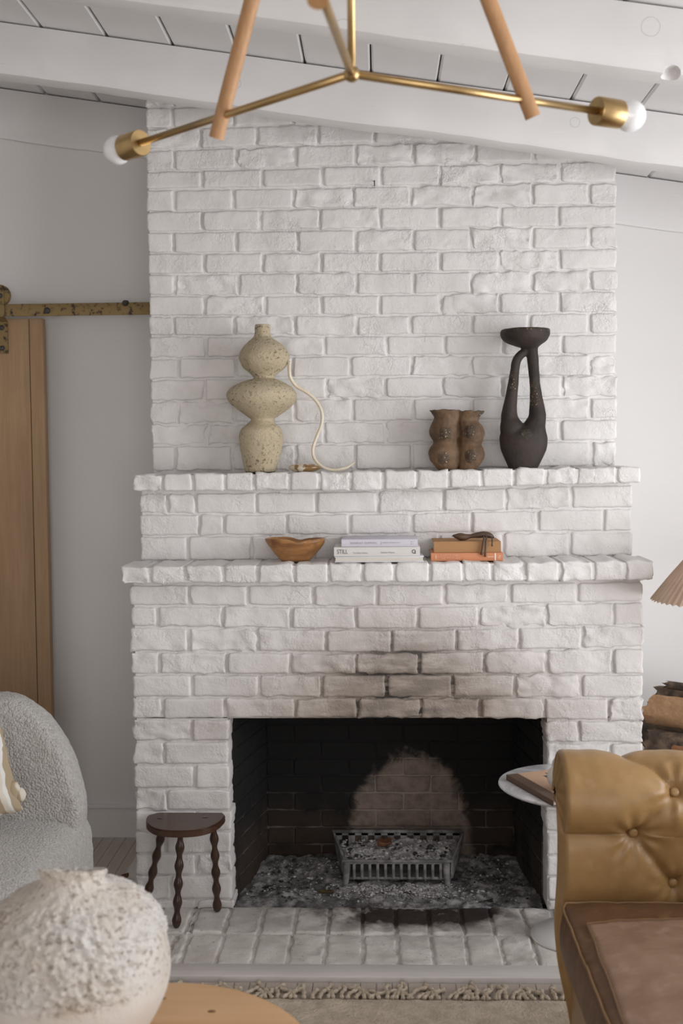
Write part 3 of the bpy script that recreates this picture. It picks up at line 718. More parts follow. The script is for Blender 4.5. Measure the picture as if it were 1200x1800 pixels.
gp = at_z(573, 1572, .0); leafshape('dry_leaf', (gp.x, gp.y, ash_h(gp.x, gp.y)+.003), .055, .028, .1, M['leafgreen'], 'dull olive dry leaf lying in the ash beside the grate leg', .6, .004, 5)
gp = at_z(220, 1546, FZ); leafshape('dry_leaf', (gp.x, gp.y, FZ), .032, .028, .8, M['leaf'], 'small reddish brown dry leaf on the floor by the left chimney corner', 1.0, .003, 8)

# ------------------------------------------------------------------ objects on the upper shelf
def shape_px(m, rows, Y, zb, f, ysq=1.0, n=48, wob=0.0):
    """rows: (left px, right px, y px); turned solid with a slightly wandering axis"""
    k = at_y(rows[-1][0], rows[-1][2], Y).z; R = []
    for l, r, y in rows:
        a, b = at_y(f(l, y)[0], f(l, y)[1], Y), at_y(f(r, y)[0], f(r, y)[1], Y); R.append(((a.x+b.x)/2, Y, (a.z+b.z)/2, (b.x-a.x)/2))
    dz = zb-R[-1][2]
    P = curve([(r[0], r[3], r[2]+dz) for r in R], len(R)*4)
    return [(p.x, Y, p.z, max(p.y, .002), max(p.y, .002)*ysq) for p in reversed(P)]
VY = .152
f = lambda x, y: (380+x*.2167, 560+y*.2167)
M['gourd'] = speckled('buff_textured_clay', (.56, .475, .33), (.47, .39, .265), .85, (.11, .085, .055), 105, (.55, .64), .9, .9, .006)
rows = [(316, 434, 47), (313, 437, 75), (311, 440, 120), (300, 452, 150), (258, 500, 185), (215, 555, 230), (188, 590, 290), (189, 589, 335), (215, 562, 390), (265, 510, 435), (298, 470, 468), (294, 480, 486), (235, 520, 502), (165, 572, 530), (112, 622, 565), (86, 650, 605), (86, 652, 630), (98, 643, 662), (135, 618, 702), (195, 560, 748), (252, 500, 790), (280, 467, 818), (252, 482, 850), (200, 524, 895), (185, 540, 960), (190, 537, 1020), (207, 519, 1110), (236, 479, 1238)]
base = top2(457)
R = shape_px(None, rows, VY, base+.004, f)
m = MB(); n = 64; R = R+[(R[-1][0], VY, R[-1][2]-.003, R[-1][3]*.8)]+[(R[-1][0], VY, R[-1][2]-.04, R[-1][3]*.72)]
m.lathe(R, n)
for i, v in enumerate(m.v):
    d = fbm(Vector(v)*38, 3)*.0016; c = Vector((R[0][0], VY, v[2])); e = (Vector(v)-c); e.z = 0
    if e.length > 1e-4: m.v[i] = tuple(Vector(v)+e.normalized()*d)
vase = m.build('gourd_vase', M['gourd'], None, (R[0][0], VY, base))
tag(vase, 'tall buff clay vase of three stacked gourd bulges on the upper shelf', 'vase')
m = MB(); m.lathe([(R[0][0], VY, base, R[0][3]*.96), (R[0][0], VY, base+.006, R[0][3]*.97)], 40); m.build('foot', M['black_iron'], vase)
# cream curved strand leaning on the vase
sp = [(594, 350, .128), (592, 400, .145), (600, 475, .165), (645, 545, .175), (720, 590, .18), (790, 645, .185), (840, 715, .185), (860, 790, .18), (850, 870, .175), (815, 960, .165), (785, 1050, .155), (790, 1130, .15), (830, 1190, .145), (890, 1228, .14), (970, 1240, .14), (1060, 1220, .15), (1125, 1175, .165)]
pts = []
for x, y, Y in sp: pts.append(at_y(*f(x, y), Y))
zmin = top2(565)
dz = zmin+.0065-min(p.z for p in pts)
for p in pts: p.z += dz*sst(1.62, 1.5, p.z)
path = curve(pts, 90); rad = [lerp(.0062, .0052, k/90)*(1 if k < 84 else lerp(1, .35, (k-84)/6))*(1 if k > 3 else lerp(.6, 1, k/3)) for k in range(91)]
m = MB(); m.tube(path, rad, 12)
o = m.build('curved_strand', M['cream'], None, path[-20]); tag(o, 'long cream horn-like curved strand leaning against the gourd vase', 'ornament')
c = at_y(535, 824, .125); z0 = top2(535)
m = MB(); m.lathe([(c.x, .125, z0+.001, .022, .02), (c.x, .125, z0+.004, .042, .03), (c.x, .125, z0+.014, .0565, .038), (c.x, .125, z0+.021, .055, .036), (c.x-.002, .125, z0+.028, .042, .027), (c.x-.003, .125, z0+.031, .016, .012)], 40)
for i, v in enumerate(m.v): m.v[i] = (v[0], v[1], v[2]+.0025*noise.noise(Vector(v)*30) if v[2] > z0+.003 else v[2])
tag(m.build('agate_dish', M['shell'], None, (c.x, .125, z0)), 'small oval brown and white polished stone dish lying beside the cream strand', 'dish')
# double jar of fused bulges
JY = .15; f2 = lambda x, y: (735+x*.2083, 560+y*.2083); zb_ = top2(802)
def jar_col(rows):
    R = shape_px(None, rows, JY, zb_, f2, .92); return R
La = [(85, 350, 772), (118, 352, 803), (135, 346, 840), (108, 335, 890), (94, 345, 950), (105, 340, 1000), (128, 330, 1045), (95, 340, 1095), (82, 345, 1140), (100, 340, 1195), (160, 330, 1275)]
Ra = [(332, 556, 782), (330, 522, 822), (330, 500, 860), (340, 540, 905), (330, 562, 965), (338, 550, 1020), (345, 528, 1065), (335, 555, 1110), (330, 562, 1155), (335, 540, 1205), (340, 490, 1275)]
m = MB(); m.lathe(jar_col(La), 40); m.lathe(jar_col(Ra), 40)
kn = [(225, 975), (445, 950), (215, 1175), (445, 1165)]; spots = []
for x, y in kn:
    p = at_y(*f2(x, y), JY-.055); spots.append((p.x, JY-.046, p.z, .026)); m.sphere((p.x, JY-.040, p.z), .0155, .012, .0155)
# hollow mouths
me = fuse(m, .0028, 5)
bm = bmesh.new(); bm.from_mesh(me)
zt = max(v.co.z for v in bm.verts)
for v in bm.verts:
    v.co += v.normal*(fbm(v.co*30, 3)*.0022)
    if v.co.z > zt-.02: v.co.z += .004*noise.noise(v.co*55)
    for x, y in ((215, 775), (445, 785)):
        p = at_y(*f2(x, y), JY); d = math.hypot(v.co.x-p.x, v.co.y-JY)
        if v.co.z > zt-.012 and d < .034: v.co.z -= .05*sst(.034, .022, d)
bm.to_mesh(me); bm.free()
tops = [(at_y(*f2(x, 778), JY).x, JY, zt, .04) for x in (150, 260, 400, 500)]
M['jar'] = knobby('brown_pit_fired_clay', (.175, .105, .055), (.095, .055, .03), spots+tops, None, (.07, .048, .032), (.70, .60, .43))
o = link('double_jar', me, M['jar'], None, (at_y(802, 800, JY).x, JY, zb_)); tag(o, 'squat brown clay double jar with four crusted knobs on the upper shelf', 'jar')
# tall dark looped vessel
KY = .155; zk = top2(920); f3 = f2
def P3(x, y, Y=KY): return at_y(*f3(x, y), Y)
m = MB()
body = [(755, 1030, 890+0), (700, 1075, 870), (686, 1090, 930), (678, 1094, 1000), (690, 1085, 1080), (715, 1060, 1150), (762, 1005, 1258)]
body = [(872, 905, 878), (835, 945, 884), (780, 1000, 902), (715, 1062, 940), (684, 1088, 985)]+body[4:]
m.lathe(shape_px(None, body, KY, zk, f3, .62), 48)
dzk = zk-P3(880, 1258).z
def strand(pts, Y=KY):
    path = curve([tuple(P3(x, y, Y)+Vector((0, 0, dzk)))+(0,) if False else (P3(x, y, Y)+Vector((0, 0, dzk))) for x, y, r in pts], 30)
    rr = curve([(r*.2083/1.0, 0, 0) for x, y, r in pts], 30); s_ = (P3(900, 600).x-P3(800, 600).x)/(100*.2083)
    m.tube(path, [q.x*s_ for q in rr], 20)
strand([(930, 258, 34), (860, 300, 38), (825, 360, 39), (812, 440, 40), (798, 560, 46), (778, 700, 56), (768, 800, 68), (772, 845, 76), (780, 885, 94), (792, 925, 104), (800, 970, 104), (815, 1050, 100), (870, 1150, 60)])
strand([(965, 190, 52), (958, 250, 50), (965, 330, 50), (975, 450, 46), (985, 570, 47), (998, 700, 60), (1004, 800, 72), (1000, 845, 78), (986, 885, 92), (976, 925, 104), (970, 970, 106), (950, 1050, 100), (895, 1150, 60)])
dish = [(700, 1108, 84), (693, 1110, 105), (696, 1106, 140), (725, 1080, 185), (800, 1030, 218), (880, 1005, 245), (915, 1005, 262)]
kd = at_y(*f3(950, 262), KY).z+dzk
R = shape_px(None, dish, KY, kd, f3, 1.0); m.lathe(R, 48)
me = fuse(m, .0026, 14)
bm = bmesh.new(); bm.from_mesh(me); cx = P3(902, 84).x; zt = max(v.co.z for v in bm.verts); rr = R[-1][3]
for v in bm.verts:
    d = math.hypot(v.co.x-cx, v.co.y-KY)
    if v.co.z > zt-.006 and d < rr-.008: v.co.z -= .012*sst(rr-.006, rr-.02, d)
    v.co += v.normal*(fbm(v.co*26, 3)*.0009)
bm.to_mesh(me); bm.free()
sp = []
for x, y, r in ((910, 955, .016), (810, 560, .012), (815, 470, .012), (985, 600, .014), (992, 690, .014), (985, 540, .012)):
    p = P3(x, y, KY-.05); sp.append((p.x, KY-(.058 if y > 900 else .02), p.z+dzk, r*1.7))
for k in range(12): a = 2*PI*k/12; sp.append((cx+rr*math.cos(a), KY+rr*math.sin(a), zt, .017))
M['black_clay'] = knobby('black_brown_clay', (.040, .027, .021), (.024, .017, .015), sp, None, (.045, .033, .022), (.55, .40, .2))
o = link('looped_vessel', me, M['black_clay'], None, (P3(885, 1258).x, KY, zk)); tag(o, 'tall black-brown clay vessel with a pierced loop neck and shallow dish top', 'vase')
# nail in the breast
p = at_y(658, 323, UY); m = MB(); m.tube([(p.x, UY-.018, p.z-.012), (p.x, UY-.016, p.z+.002), (p.x, UY-.012, p.z+.008), (p.x, UY+.01, p.z+.008)], .0018, 8)
tag(m.build('nail', M['black_iron'], None, (p.x, UY, p.z+.008)), 'small bent black nail in the brick high on the chimney breast', 'nail')

# ------------------------------------------------------------------ objects on the lower shelf
BY = .045; f4 = lambda x, y: (450+x*.1167, 935+y*.1167); z1 = top1(518)+.001
L_ = [(133, 105), (150, 160), (195, 225), (255, 305), (320, 385), (385, 452)]
Rr = [(1040, 105), (1038, 175), (985, 250), (920, 320), (860, 390), (795, 452)]
def bowl():
    s_ = (at_y(600, 950, BY).x-at_y(500, 950, BY).x)/100*.1167; x0 = at_y(*f4(588, 452), BY).x
    n, lv = 72, 9; out = []; inn = []
    def rim(a):   # rim height (px above foot) by angle, front at -pi/2
        fx = math.cos(a); fr = math.sin(a)
        h = 345+8*math.cos(3*a)
        h -= 40*math.exp(-((fx-.13)/.24)**2)-6*math.exp(-((fx+.9)/.2)**2)
        return h
    for k in range(lv+1):
        t = k/lv
        for i in range(n):
            a = 2*PI*i/n; h = rim(a)*t; c = math.cos(a); yy = 452-h
            def iv(tab, y):
                for (xa, ya), (xb, yb) in zip(tab[:-1], tab[1:]):
                    if y <= yb or (xb, yb) == tab[-1]: return lerp(xa, xb, max(0, min(1, (y-ya)/(yb-ya))))
            l, r = iv(L_, yy), iv(Rr, yy); half = (r-l)/2; mx = (l+r)/2
            bump_ = 18*noise.noise((c*2, math.sin(a)*2, t*2))
            out.append((x0+(mx-588+(half+bump_*.4*t)*c)*s_, BY+(half*.62+bump_*t)*math.sin(a)*s_, z1+h*s_))
    for k in range(lv, -1, -1):
        t = k/lv
        for i in range(n):
            p = Vector(out[k*n+i]); c = Vector((x0, BY, p.z)); d = p-c; q = c+d*(1-(.008/max(d.length, .02))); q.z = max(q.z, z1+.012) if k else z1+.012
            if k == 0: q = Vector((x0+(p.x-x0)*.5, BY+(p.y-BY)*.5, z1+.012))
            inn.append(tuple(q))
    m = MB(); m.grid(out+inn, n, 2*(lv+1), True); m.f.append(tuple(reversed(range(n)))); b = (2*lv+1)*n; m.f.append(tuple(b+i for i in range(n)))
    o = m.build('wooden_bowl', M['bowl'], None, (x0, BY, z1)); tag(o, 'rustic olive-wood bowl with a wavy carved rim on the lower shelf', 'bowl')
bowl()
def text_part(txt, size, loc, parent, mat, xdir=(1, 0, 0), zdir=(0, 0, 1), align='LEFT', sx=1.0, ext=.0002, name='lettering', spacing=1.0):
    cu = bpy.data.curves.new('t', 'FONT'); cu.body = txt; cu.size = size; cu.align_x = align; cu.align_y = 'CENTER'; cu.extrude = ext; cu.space_character = spacing
    o = bpy.data.objects.new('t', cu); COL.objects.link(o); bpy.context.view_layer.update()
    dg = bpy.context.evaluated_depsgraph_get(); me = bpy.data.meshes.new_from_object(o.evaluated_get(dg)); bpy.data.objects.remove(o); bpy.data.curves.remove(cu)
    X = Vector(xdir).normalized(); Z = Vector(zdir).normalized(); N = X.cross(Z)
    me.transform(Matrix(((X.x*sx, Z.x, N.x, loc[0]), (X.y*sx, Z.y, N.y, loc[1]), (X.z*sx, Z.z, N.z, loc[2]), (0, 0, 0, 1))))
    me.materials.clear(); return link(name, me, mat, parent, smooth=False)
def book(name, xl, xr, y0, z0, th, dep, cover, label, rot=0, spine_front=True, group=None, hard=.003, over=.003):
    """a closed book lying flat, its spine (or its page edges) to the room"""
    c = Vector(((xl+xr)/2, y0, z0)); W = xr-xl
    t = thing(name, (c.x, c.y, z0), label, 'book', group)
    Mx = Matrix.Translation(c) @ Matrix.Rotation(rot, 4, 'Z')
    m = MB(); h = W/2
    m.box(-h, h, 0, dep, 0, hard, .0008, Mx); m.box(-h, h, 0, dep, th-hard, th, .0008, Mx)
    if spine_front:
        # rounded back
        pr = [(0.0, 0.0), (-.0018, th*.18), (-.0026, th*.5), (-.0018, th*.82), (0, th), (hard, th), (hard, 0)]
        m.prism(pr, lambda a, b: Mx @ Vector((-h, a, b)), (Mx.to_3x3() @ Vector((W, 0, 0))))
    else: m.box(-h, h, dep-hard, dep, 0, th, .0006, Mx)
    m.build('cover', cover, t, sharp=40)
    m = MB(); m.box(-h+over, h-over, over if not spine_front else hard, dep-over, hard*.8, th-hard*.8, 0, Mx); m.build('pages', M['page'], t, smooth=False)
    return t, Mx
def bookpx(x0, x1, ytop, ybot, Y, zb): 
    a, b = at_y(x0, ybot, Y), at_y(x1, ybot, Y); th = at_y((x0+x1)/2, ytop, Y).z-at_y((x0+x1)/2, ybot, Y).z
    return a.x, b.x, th
QY = -.035
zz = top1(665)+.002
x0, x1, th = bookpx(588, 745, 982, 992, QY-.003, 0); b1, Mx = book('book', x0, x1, QY-.005, zz, th, .19, M['bluewhite'], 'thin cool-white book, lowest of the white stack of three', .02, False); zz += th+.0006
x0, x1, th = bookpx(587, 738, 965, 981, QY, 0); b2_, Mx2 = book('book', x0, x1, QY, zz, th, .185, M['ivory'], 'ivory book with bold dark spine title, middle of the white stack', 0)
def spine(parent, x0, px, th, z, txt, size, mat, Y, dz=0, sx=1.0, spacing=1.0): return text_part(txt, size, (at_y(px, 970, Y).x, Y-.0029, z+th/2+dz), parent, mat, sx=sx, spacing=spacing)
spine(b2_, x0, 592, th, zz, 'STILL', .0205, M['ink'], QY, 0, .78)
spine(b2_, x0, 620, th, zz, 'The Slow Home', .0075, M['greyink'], QY, -.004); spine(b2_, x0, 669, th, zz, 'Natalie Walton', .0075, M['greyink'], QY, -.003)
# round publisher's mark
c = Vector((at_y(727, 970, QY).x, QY-.003, zz+th/2))
m = MB(); pts = []
for k in range(29):
    a = 2*PI*k/28
    for r in (.0068, .0042): pts.append((c.x+r*math.cos(a), c.y, c.z+r*math.sin(a)))
m.grid(pts, 2, 29); m.add([(c.x+.001, c.y, c.z-.0008), (c.x+.001, c.y, c.z+.0008), (c.x+.0044, c.y, c.z+.0008), (c.x+.0044, c.y, c.z-.0008)], [(0, 1, 2, 3)]); m.add([(c.x+.002, c.y, c.z-.007), (c.x+.0068, c.y, c.z-.007), (c.x+.0068, c.y, c.z-.0048), (c.x+.002, c.y, c.z-.0048)], [(0, 1, 2, 3)])
m.build('emblem', M['ink'], b2_, smooth=False); zz += th+.0006
x0, x1, th = bookpx(600, 734, 951, 964, QY+.008, 0); b3, Mx3 = book('book', x0, x1, QY+.008, zz, th, .17, M['lilac'], 'pale lilac-grey book with small spaced spine title, top of the white stack', -.005)
spine(b3, x0, 616, th, zz, 'SUNDAY SUPPERS', .0092, M['greyink'], QY+.008, 0, 1.0, 1.25); spine(b3, x0, 669, th, zz, '|', .013, M['greyink'], QY+.008)
spine(b3, x0, 672, th, zz, 'KAREN MORDECHAI', .0058, M['greyink'], QY+.008, .0008, 1.0, 1.1)
c = Vector((at_y(723, 958, QY+.008).x, QY+.0051, zz+th/2)); m = MB(); m.add([(c.x+.0042*math.cos(2*PI*k/16), c.y, c.z+.0048*math.sin(2*PI*k/16)) for k in range(16)], [tuple(range(16))]); m.add([(c.x+.0075, c.y, c.z-.006), (c.x+.0081, c.y, c.z-.006), (c.x+.0081, c.y, c.z+.006), (c.x+.0075, c.y, c.z+.006)], [(0, 1, 2, 3)]); m.build('emblem', M['greyink'], b3, smooth=False)
# the orange pair
zz = top1(820)+.002; OYb = -.02
x0, x1, th = bookpx(757.5, 884, 973, 987, OYb, 0); b4, _ = book('book', x0, x1, OYb, zz, th, .17, M['orange'], 'coral-orange book with pale two-line spine title, under the tan cloth book', .0)
fx = lambda px: at_y(px, 980, OYb).x
text_part('EVERYTHING', .0098, (fx(774), OYb-.0029, zz+th*.72), b4, M['pink_ink'], sx=1.0, spacing=1.02, ext=.0003)
text_part('SHE TOUCHED', .0098, (fx(774), OYb-.0029, zz+th*.30), b4, M['pink_ink'], sx=1.0, spacing=1.02, ext=.0003)
m = MB()
for a, b, c0, c1 in ((869, 871, .04, .96), (857, 867, .48, .52), (765.5, 766.3, .25, .75)):
    m = MB(); m.add([(fx(a), OYb-.003, zz+th*c0), (fx(b), OYb-.003, zz+th*c0), (fx(b), OYb-.003, zz+th*c1), (fx(a), OYb-.003, zz+th*c1)], [(0, 1, 2, 3)]); m.build('spine_mark', M['white_ink'], b4, smooth=False)
m = MB()
for (a, z_a), (b, z_b) in (((875, .35), (877.5, .7)), ((877, .3), (879.5, .65)), ((875.5, .3), (878.5, .3))):
    m.add([(fx(a), OYb-.003, zz+th*z_a), (fx(a)+.0012, OYb-.003, zz+th*z_a+.0004), (fx(b)+.0012, OYb-.003, zz+th*z_b+.0004), (fx(b), OYb-.003, zz+th*z_b)], [(0, 1, 2, 3)])
m.build('emblem', M['white_ink'], b4, smooth=False); zz += th+.0006
x0, x1, th = bookpx(762.5, 880, 952.5, 972, OYb+.006, 0); b5, _ = book('book', x0, x1, OYb+.006, zz, th, .16, M['ochre'], 'thick tan cloth-bound book on top of the coral-orange book', .0); zz += th
# fish-shaped dark hide ornament with tassels
f5 = lambda x, y: (745+x*.125, 930+y*.125); AY = OYb+.045
def A_(x, y, Y=AY): return at_y(*f5(x, y), Y)
prof = [(392, 120, 4), (425, 118, 22), (500, 128, 50), (570, 135, 48), (640, 125, 30), (700, 115, 34), (780, 105, 44), (850, 100, 46), (920, 112, 40), (965, 135, 22), (985, 152, 5)]
s_ = (A_(500, 100).x-A_(400, 100).x)/100
path = [A_(x, y) for x, y, r in prof]; zmn = min(A_(x, y).z-r*s_ for x, y, r in prof[2:4]); dz = zz-zmn+.0005
orn = thing('hide_fish_ornament', (path[5].x, AY, zz), 'dark brown hide fish-shaped ornament with hanging tassels on the tan book', 'ornament')
P = curve([p+Vector((0, 0, dz)) for p in path], 40); Rd = curve([(r*s_, 0, 0) for x, y, r in prof], 40)
m = MB(); m.tube(P, [max(.0008, q.x) for q in Rd], 16)
for i, v in enumerate(m.v): m.v[i] = (v[0], AY+(v[1]-AY)*1.0, max(v[2], zz+.0004)+.0008*noise.noise(Vector(v)*160))
m.build('body', M['darkleather'], orn)
def strip(pts, r0, r1, nm):
    pp = curve([A_(x, y, Y)+Vector((0, 0, dz)) for x, y, Y in pts], 16); m = MB(); m.tube(pp, [lerp(r0, r1, min(1, k/10)) for k in range(17)], 10); m.build(nm, M['darkleather'], orn)
fyf = OYb-.007
strip([(835, 120, OYb+.03), (842, 150, OYb), (838, 190, fyf), (825, 280, fyf-.001), (805, 385, fyf-.001)], .0022, .0036, 'tassel')
strip([(868, 120, OYb+.03), (878, 150, OYb), (872, 190, fyf), (866, 300, fyf-.002), (860, 415, fyf-.002)], .0022, .0036, 'tassel')
strip([(940, 130, OYb+.03), (955, 165, OYb+.0), (958, 200, fyf), (955, 255, fyf)], .0016, .0022, 'cord')
q = A_(957, 255, fyf)+Vector((0, 0, dz)); m = MB(); m.sphere((q.x, fyf-.001, q.z), .0032, .003, .0034, 12, 8); m.build('knot', M['darkleather'], orn)

# ------------------------------------------------------------------ stool on the hearth
st_z = .345; xl_, xr_ = at_z(244, 1457, st_z).x, at_z(391.5, 1443, st_z).x; yb_, yf_ = -.032, -.222
stool = thing('stool', (-.65, -.12, 0), 'dark wooden half-moon stool with three bobbin-turned legs on the hearth', 'stool')
pl = []
cxs = (xl_+xr_)/2
for k in range(41):
    a = PI*(1+k/40); c, s2 = math.cos(a), math.sin(a)
    pl.append((cxs+(xr_-xl_)/2*math.copysign(abs(c)**.8, c)+(.0 if c > 0 else .012*abs(s2)*0), yb_-.03+(yf_-yb_+.03)*abs(s2)**.92))
pl = [(xl_+.03, yb_)]+[p for p in pl]+[(xr_-.012, yb_)]
bm = bmesh.new(); vs = [bm.verts.new((x, y, st_z-.024)) for x, y in pl]; fce = bm.faces.new(vs)
r = bmesh.ops.extrude_face_region(bm, geom=[fce]); bmesh.ops.translate(bm, verts=[v for v in r['geom'] if isinstance(v, bmesh.types.BMVert)], vec=(0, 0, .024))
bmesh.ops.recalc_face_normals(bm, faces=bm.faces)
bmesh.ops.bevel(bm, geom=[e for e in bm.edges if abs(e.verts[0].co.z-e.verts[1].co.z) < 1e-5], offset=.004, segments=2, affect='EDGES')
me = bpy.data.meshes.new('seat'); bm.to_mesh(me); bm.free(); o = link('seat', me, M['stool'], stool); me.set_sharp_from_angle(angle=math.radians(30))
feet = []
for px, py, tx, ty in ((264, 1583, at_z(270, 1482, .32).x, -.10), (310, 1633, at_z(306, 1486, .32).x, -.172), (387, 1591, at_z(362, 1482, .32).x, -.10)):
    fp = at_z(px, py-3, 0.0); fp.y = min(fp.y, -.03); fp = Vector((fp.x, fp.y, 0))
    top = Vector((tx, ty, st_z-.022)); n_ = 90; path = [lerp(fp, top, k/n_) for k in range(n_+1)]; rd = []
    for k in range(n_+1):
        t = k/n_; base_ = lerp(.0142, .0134, t); wv = .5-.5*math.cos(2*PI*(t*5.2+.12)); r_ = base_*(.66+.46*wv)
        if t < .02: r_ *= lerp(.7, 1, t/.02)
        rd.append(r_)
    m = MB(); m.tube(path, rd, 18); m.build('leg', M['leg'], stool); feet.append(fp)
for tx, ty in ((at_z(274, 1450, .345).x, -.095), (at_z(355, 1448, .345).x, -.085)):
    m = MB(); m.lathe([(tx, ty, st_z-.002, .011, .010), (tx, ty, st_z+.0006, .0105, .0095)], 18); m.build('tenon', M['leg'], stool)

# ------------------------------------------------------------------ marble side table by the sofa
tz = .502; tc = at_z(1006, 1377, tz); tr = .236
table = thing('side_table', (tc.x, tc.y, 0), 'round white marble pedestal side table standing on the hearth behind the sofa arm', 'table')
m = MB(); m.lathe([(tc.x, tc.y, tz-.018, tr-.022), (tc.x, tc.y, tz-.012, tr-.008), (tc.x, tc.y, tz-.005, tr), (tc.x, tc.y, tz-.001, tr-.0015), (tc.x, tc.y, tz, tr-.006)], 96); m.build('table_top', M['marble'], table, sharp=50)
m = MB(); m.lathe([(tc.x, tc.y, z, r) for z, r in ((.003, .132), (.006, .134), (.012, .130), (.022, .112), (.04, .075), (.07, .045), (.12, .028), (.22, .021), (.34, .021), (.43, .030), (.47, .05), (.485, .075))], 64); m.build('pedestal', M['white_metal'], table)
# book on it
P1 = at_z(889, 1357, tz+.026); P2 = at_z(975, 1405, tz+.026); d = (P2-P1).normalized(); q = Vector((-d.y, d.x, 0)); Lb, Wb, Th = .30, .235, .017
if q.y < 0: q = -q
bk = thing('book', (P1.x, P1.y, tz+.0005), 'brown-spined book with tan cover and small dark photo on the marble table', 'book')
Mb = Matrix(((d.x, q.x, 0, P1.x), (d.y, q.y, 0, P1.y), (0, 0, 1, tz+.0005), (0, 0, 0, 1)))
m = MB(); m.box(0, Lb, 0, .045, 0, .003, 0, Mb); m.box(0, Lb, 0, .004, 0, Th, .0015, Mb); m.box(0, Lb, 0, .042, Th-.003, Th, .001, Mb); m.build('spine', M['brownbook'], bk, smooth=False)
m = MB(); m.box(0, Lb, .0425, Wb, Th-.003, Th, .0008, Mb); m.box(0, Lb, .0455, Wb, 0, .003, .0008, Mb); m.build('cover', M['kraft'], bk, smooth=False)
m = MB(); m.box(.004, Lb-.004, .004, Wb-.004, .003, Th-.003, 0, Mb); m.build('pages', M['page'], bk, smooth=False)
m = MB(); m.box(.055, .15, .105, .205, Th, Th+.0004, 0, Mb); m.build('photo', M['photo'], bk, smooth=False)
text_part('NOGU', .021, Mb @ Vector((.036, .125, Th+.0003)), bk, M['ink'], q, -d, spacing=1.1)
# white two-lobed ceramic piece
m = MB(); c1 = at_z(985, 1370, tz+.06); 
pb = at_z(984, 1388, tz+Th+.002); m.sphere((pb.x, pb.y, tz+Th+.0405), .040, .040, .0405, 32, 20); m.sphere((pb.x+.012, pb.y+.05, tz+Th+.062), .030, .028, .034, 28, 16)
me = fuse(m, .003, 6); o = link('ceramic_ornament', me, M['ceramic'], None, (pb.x, pb.y, tz+Th)); zmn = min(v.co.z for v in me.vertices); o.location.z += .001-zmn
tag(o, 'white rounded two-lobed ceramic ornament resting on the brown-spined book', 'ornament')

# ------------------------------------------------------------------ tan leather sofa
sofa = thing('sofa', (.9, -1.7, FZ), 'tan button-tufted leather sofa with rolled arm and worn brown seat cushion', 'sofa')
AX0, AX1 = .438, 1.38
YI = -1.015                      # inner face of the far arm
# cross-section of the arm from the seat up, over the roll and down the outside
prof = [(YI+.02, .02), (YI+.016, .2), (YI+.012, .34), (YI+.008, .42), (YI+.0, .50), (YI-.002, .56), (YI-.004, .605), (YI-.010, .622), (YI-.022, .66), (YI-.016, .705), (YI+.012, .746), (YI+.052, .770), (YI+.098, .775), (YI+.140, .760), (YI+.166, .728), (YI+.170, .69), (YI+.152, .655), (YI+.115, .630), (YI+.080, .615), (YI+.062, .595), (YI+.060, .5), (YI+.062, .3), (YI+.065, .02)]
NV = 150; PR = curve([(y, z, 0) for y, z in prof], NV-1)
S = [0]
for k in range(1, NV): S.append(S[-1]+(PR[k]-PR[k-1]).length)
def s_of(y, z): return min(range(NV), key=lambda k: (PR[k].x-y)**2+(PR[k].y-z)**2)
def arm_pt(px, py):
    """where the photo's ray meets the undisplaced arm surface -> (x, s)"""
    best = None
    for k in range(NV*6//10):
        P = at_y(px, py, PR[k].x); e = abs(P.z-PR[k].y)
        if best is None or e < best[0]: best = (e, P.x, S[k])
    return best[1], best[2]
B1, B2, B3 = arm_pt(1187, 1393), arm_pt(1114, 1466), arm_pt(1187, 1552)
DX = B1[0]-B2[0]; DS = B1[1]-B2[1]; DS2 = B2[1]-B3[1]
btn = []
for k in range(0, 7):
    x = B2[0]+k*DX
    if k % 2 == 0: btn.append((x, B2[1]))
    else: btn += [(x, B1[1]), (x, B3[1])]
btn = [b for b in btn if b[0] < AX1-.05]
TOPS = S[s_of(YI+.07, .775)]; OUT = S[s_of(YI+.152, .655)]
segs = [((AX0-.02, B2[1]), B2)]
for k in range(len(btn)):
    for l in range(k+1, len(btn)):
        if abs(abs(btn[k][0]-btn[l][0])-DX) < .01 and abs(btn[k][1]-btn[l][1]) > .01: segs.append((btn[k], btn[l]))
for b in btn:
    if abs(b[1]-B1[1]) < .01:
        a0 = b; a1 = (b[0]-.045, lerp(b[1], TOPS, .62)); a2 = (b[0]-.105, TOPS+.01); a3 = (b[0]-.125, OUT); segs += [(a0, a1), (a1, a2), (a2, a3)]
    if abs(b[1]-B3[1]) < .01: segs.append((b, (b[0]+.004, b[1]-.14)))
def seg_d(p, a, b):
    ax, ay = a; bx, by = b; dx, dy = bx-ax, by-ay; t = max(0, min(1, ((p[0]-ax)*dx+(p[1]-ay)*dy)/(dx*dx+dy*dy))); return math.hypot(p[0]-ax-t*dx, p[1]-ay-t*dy)
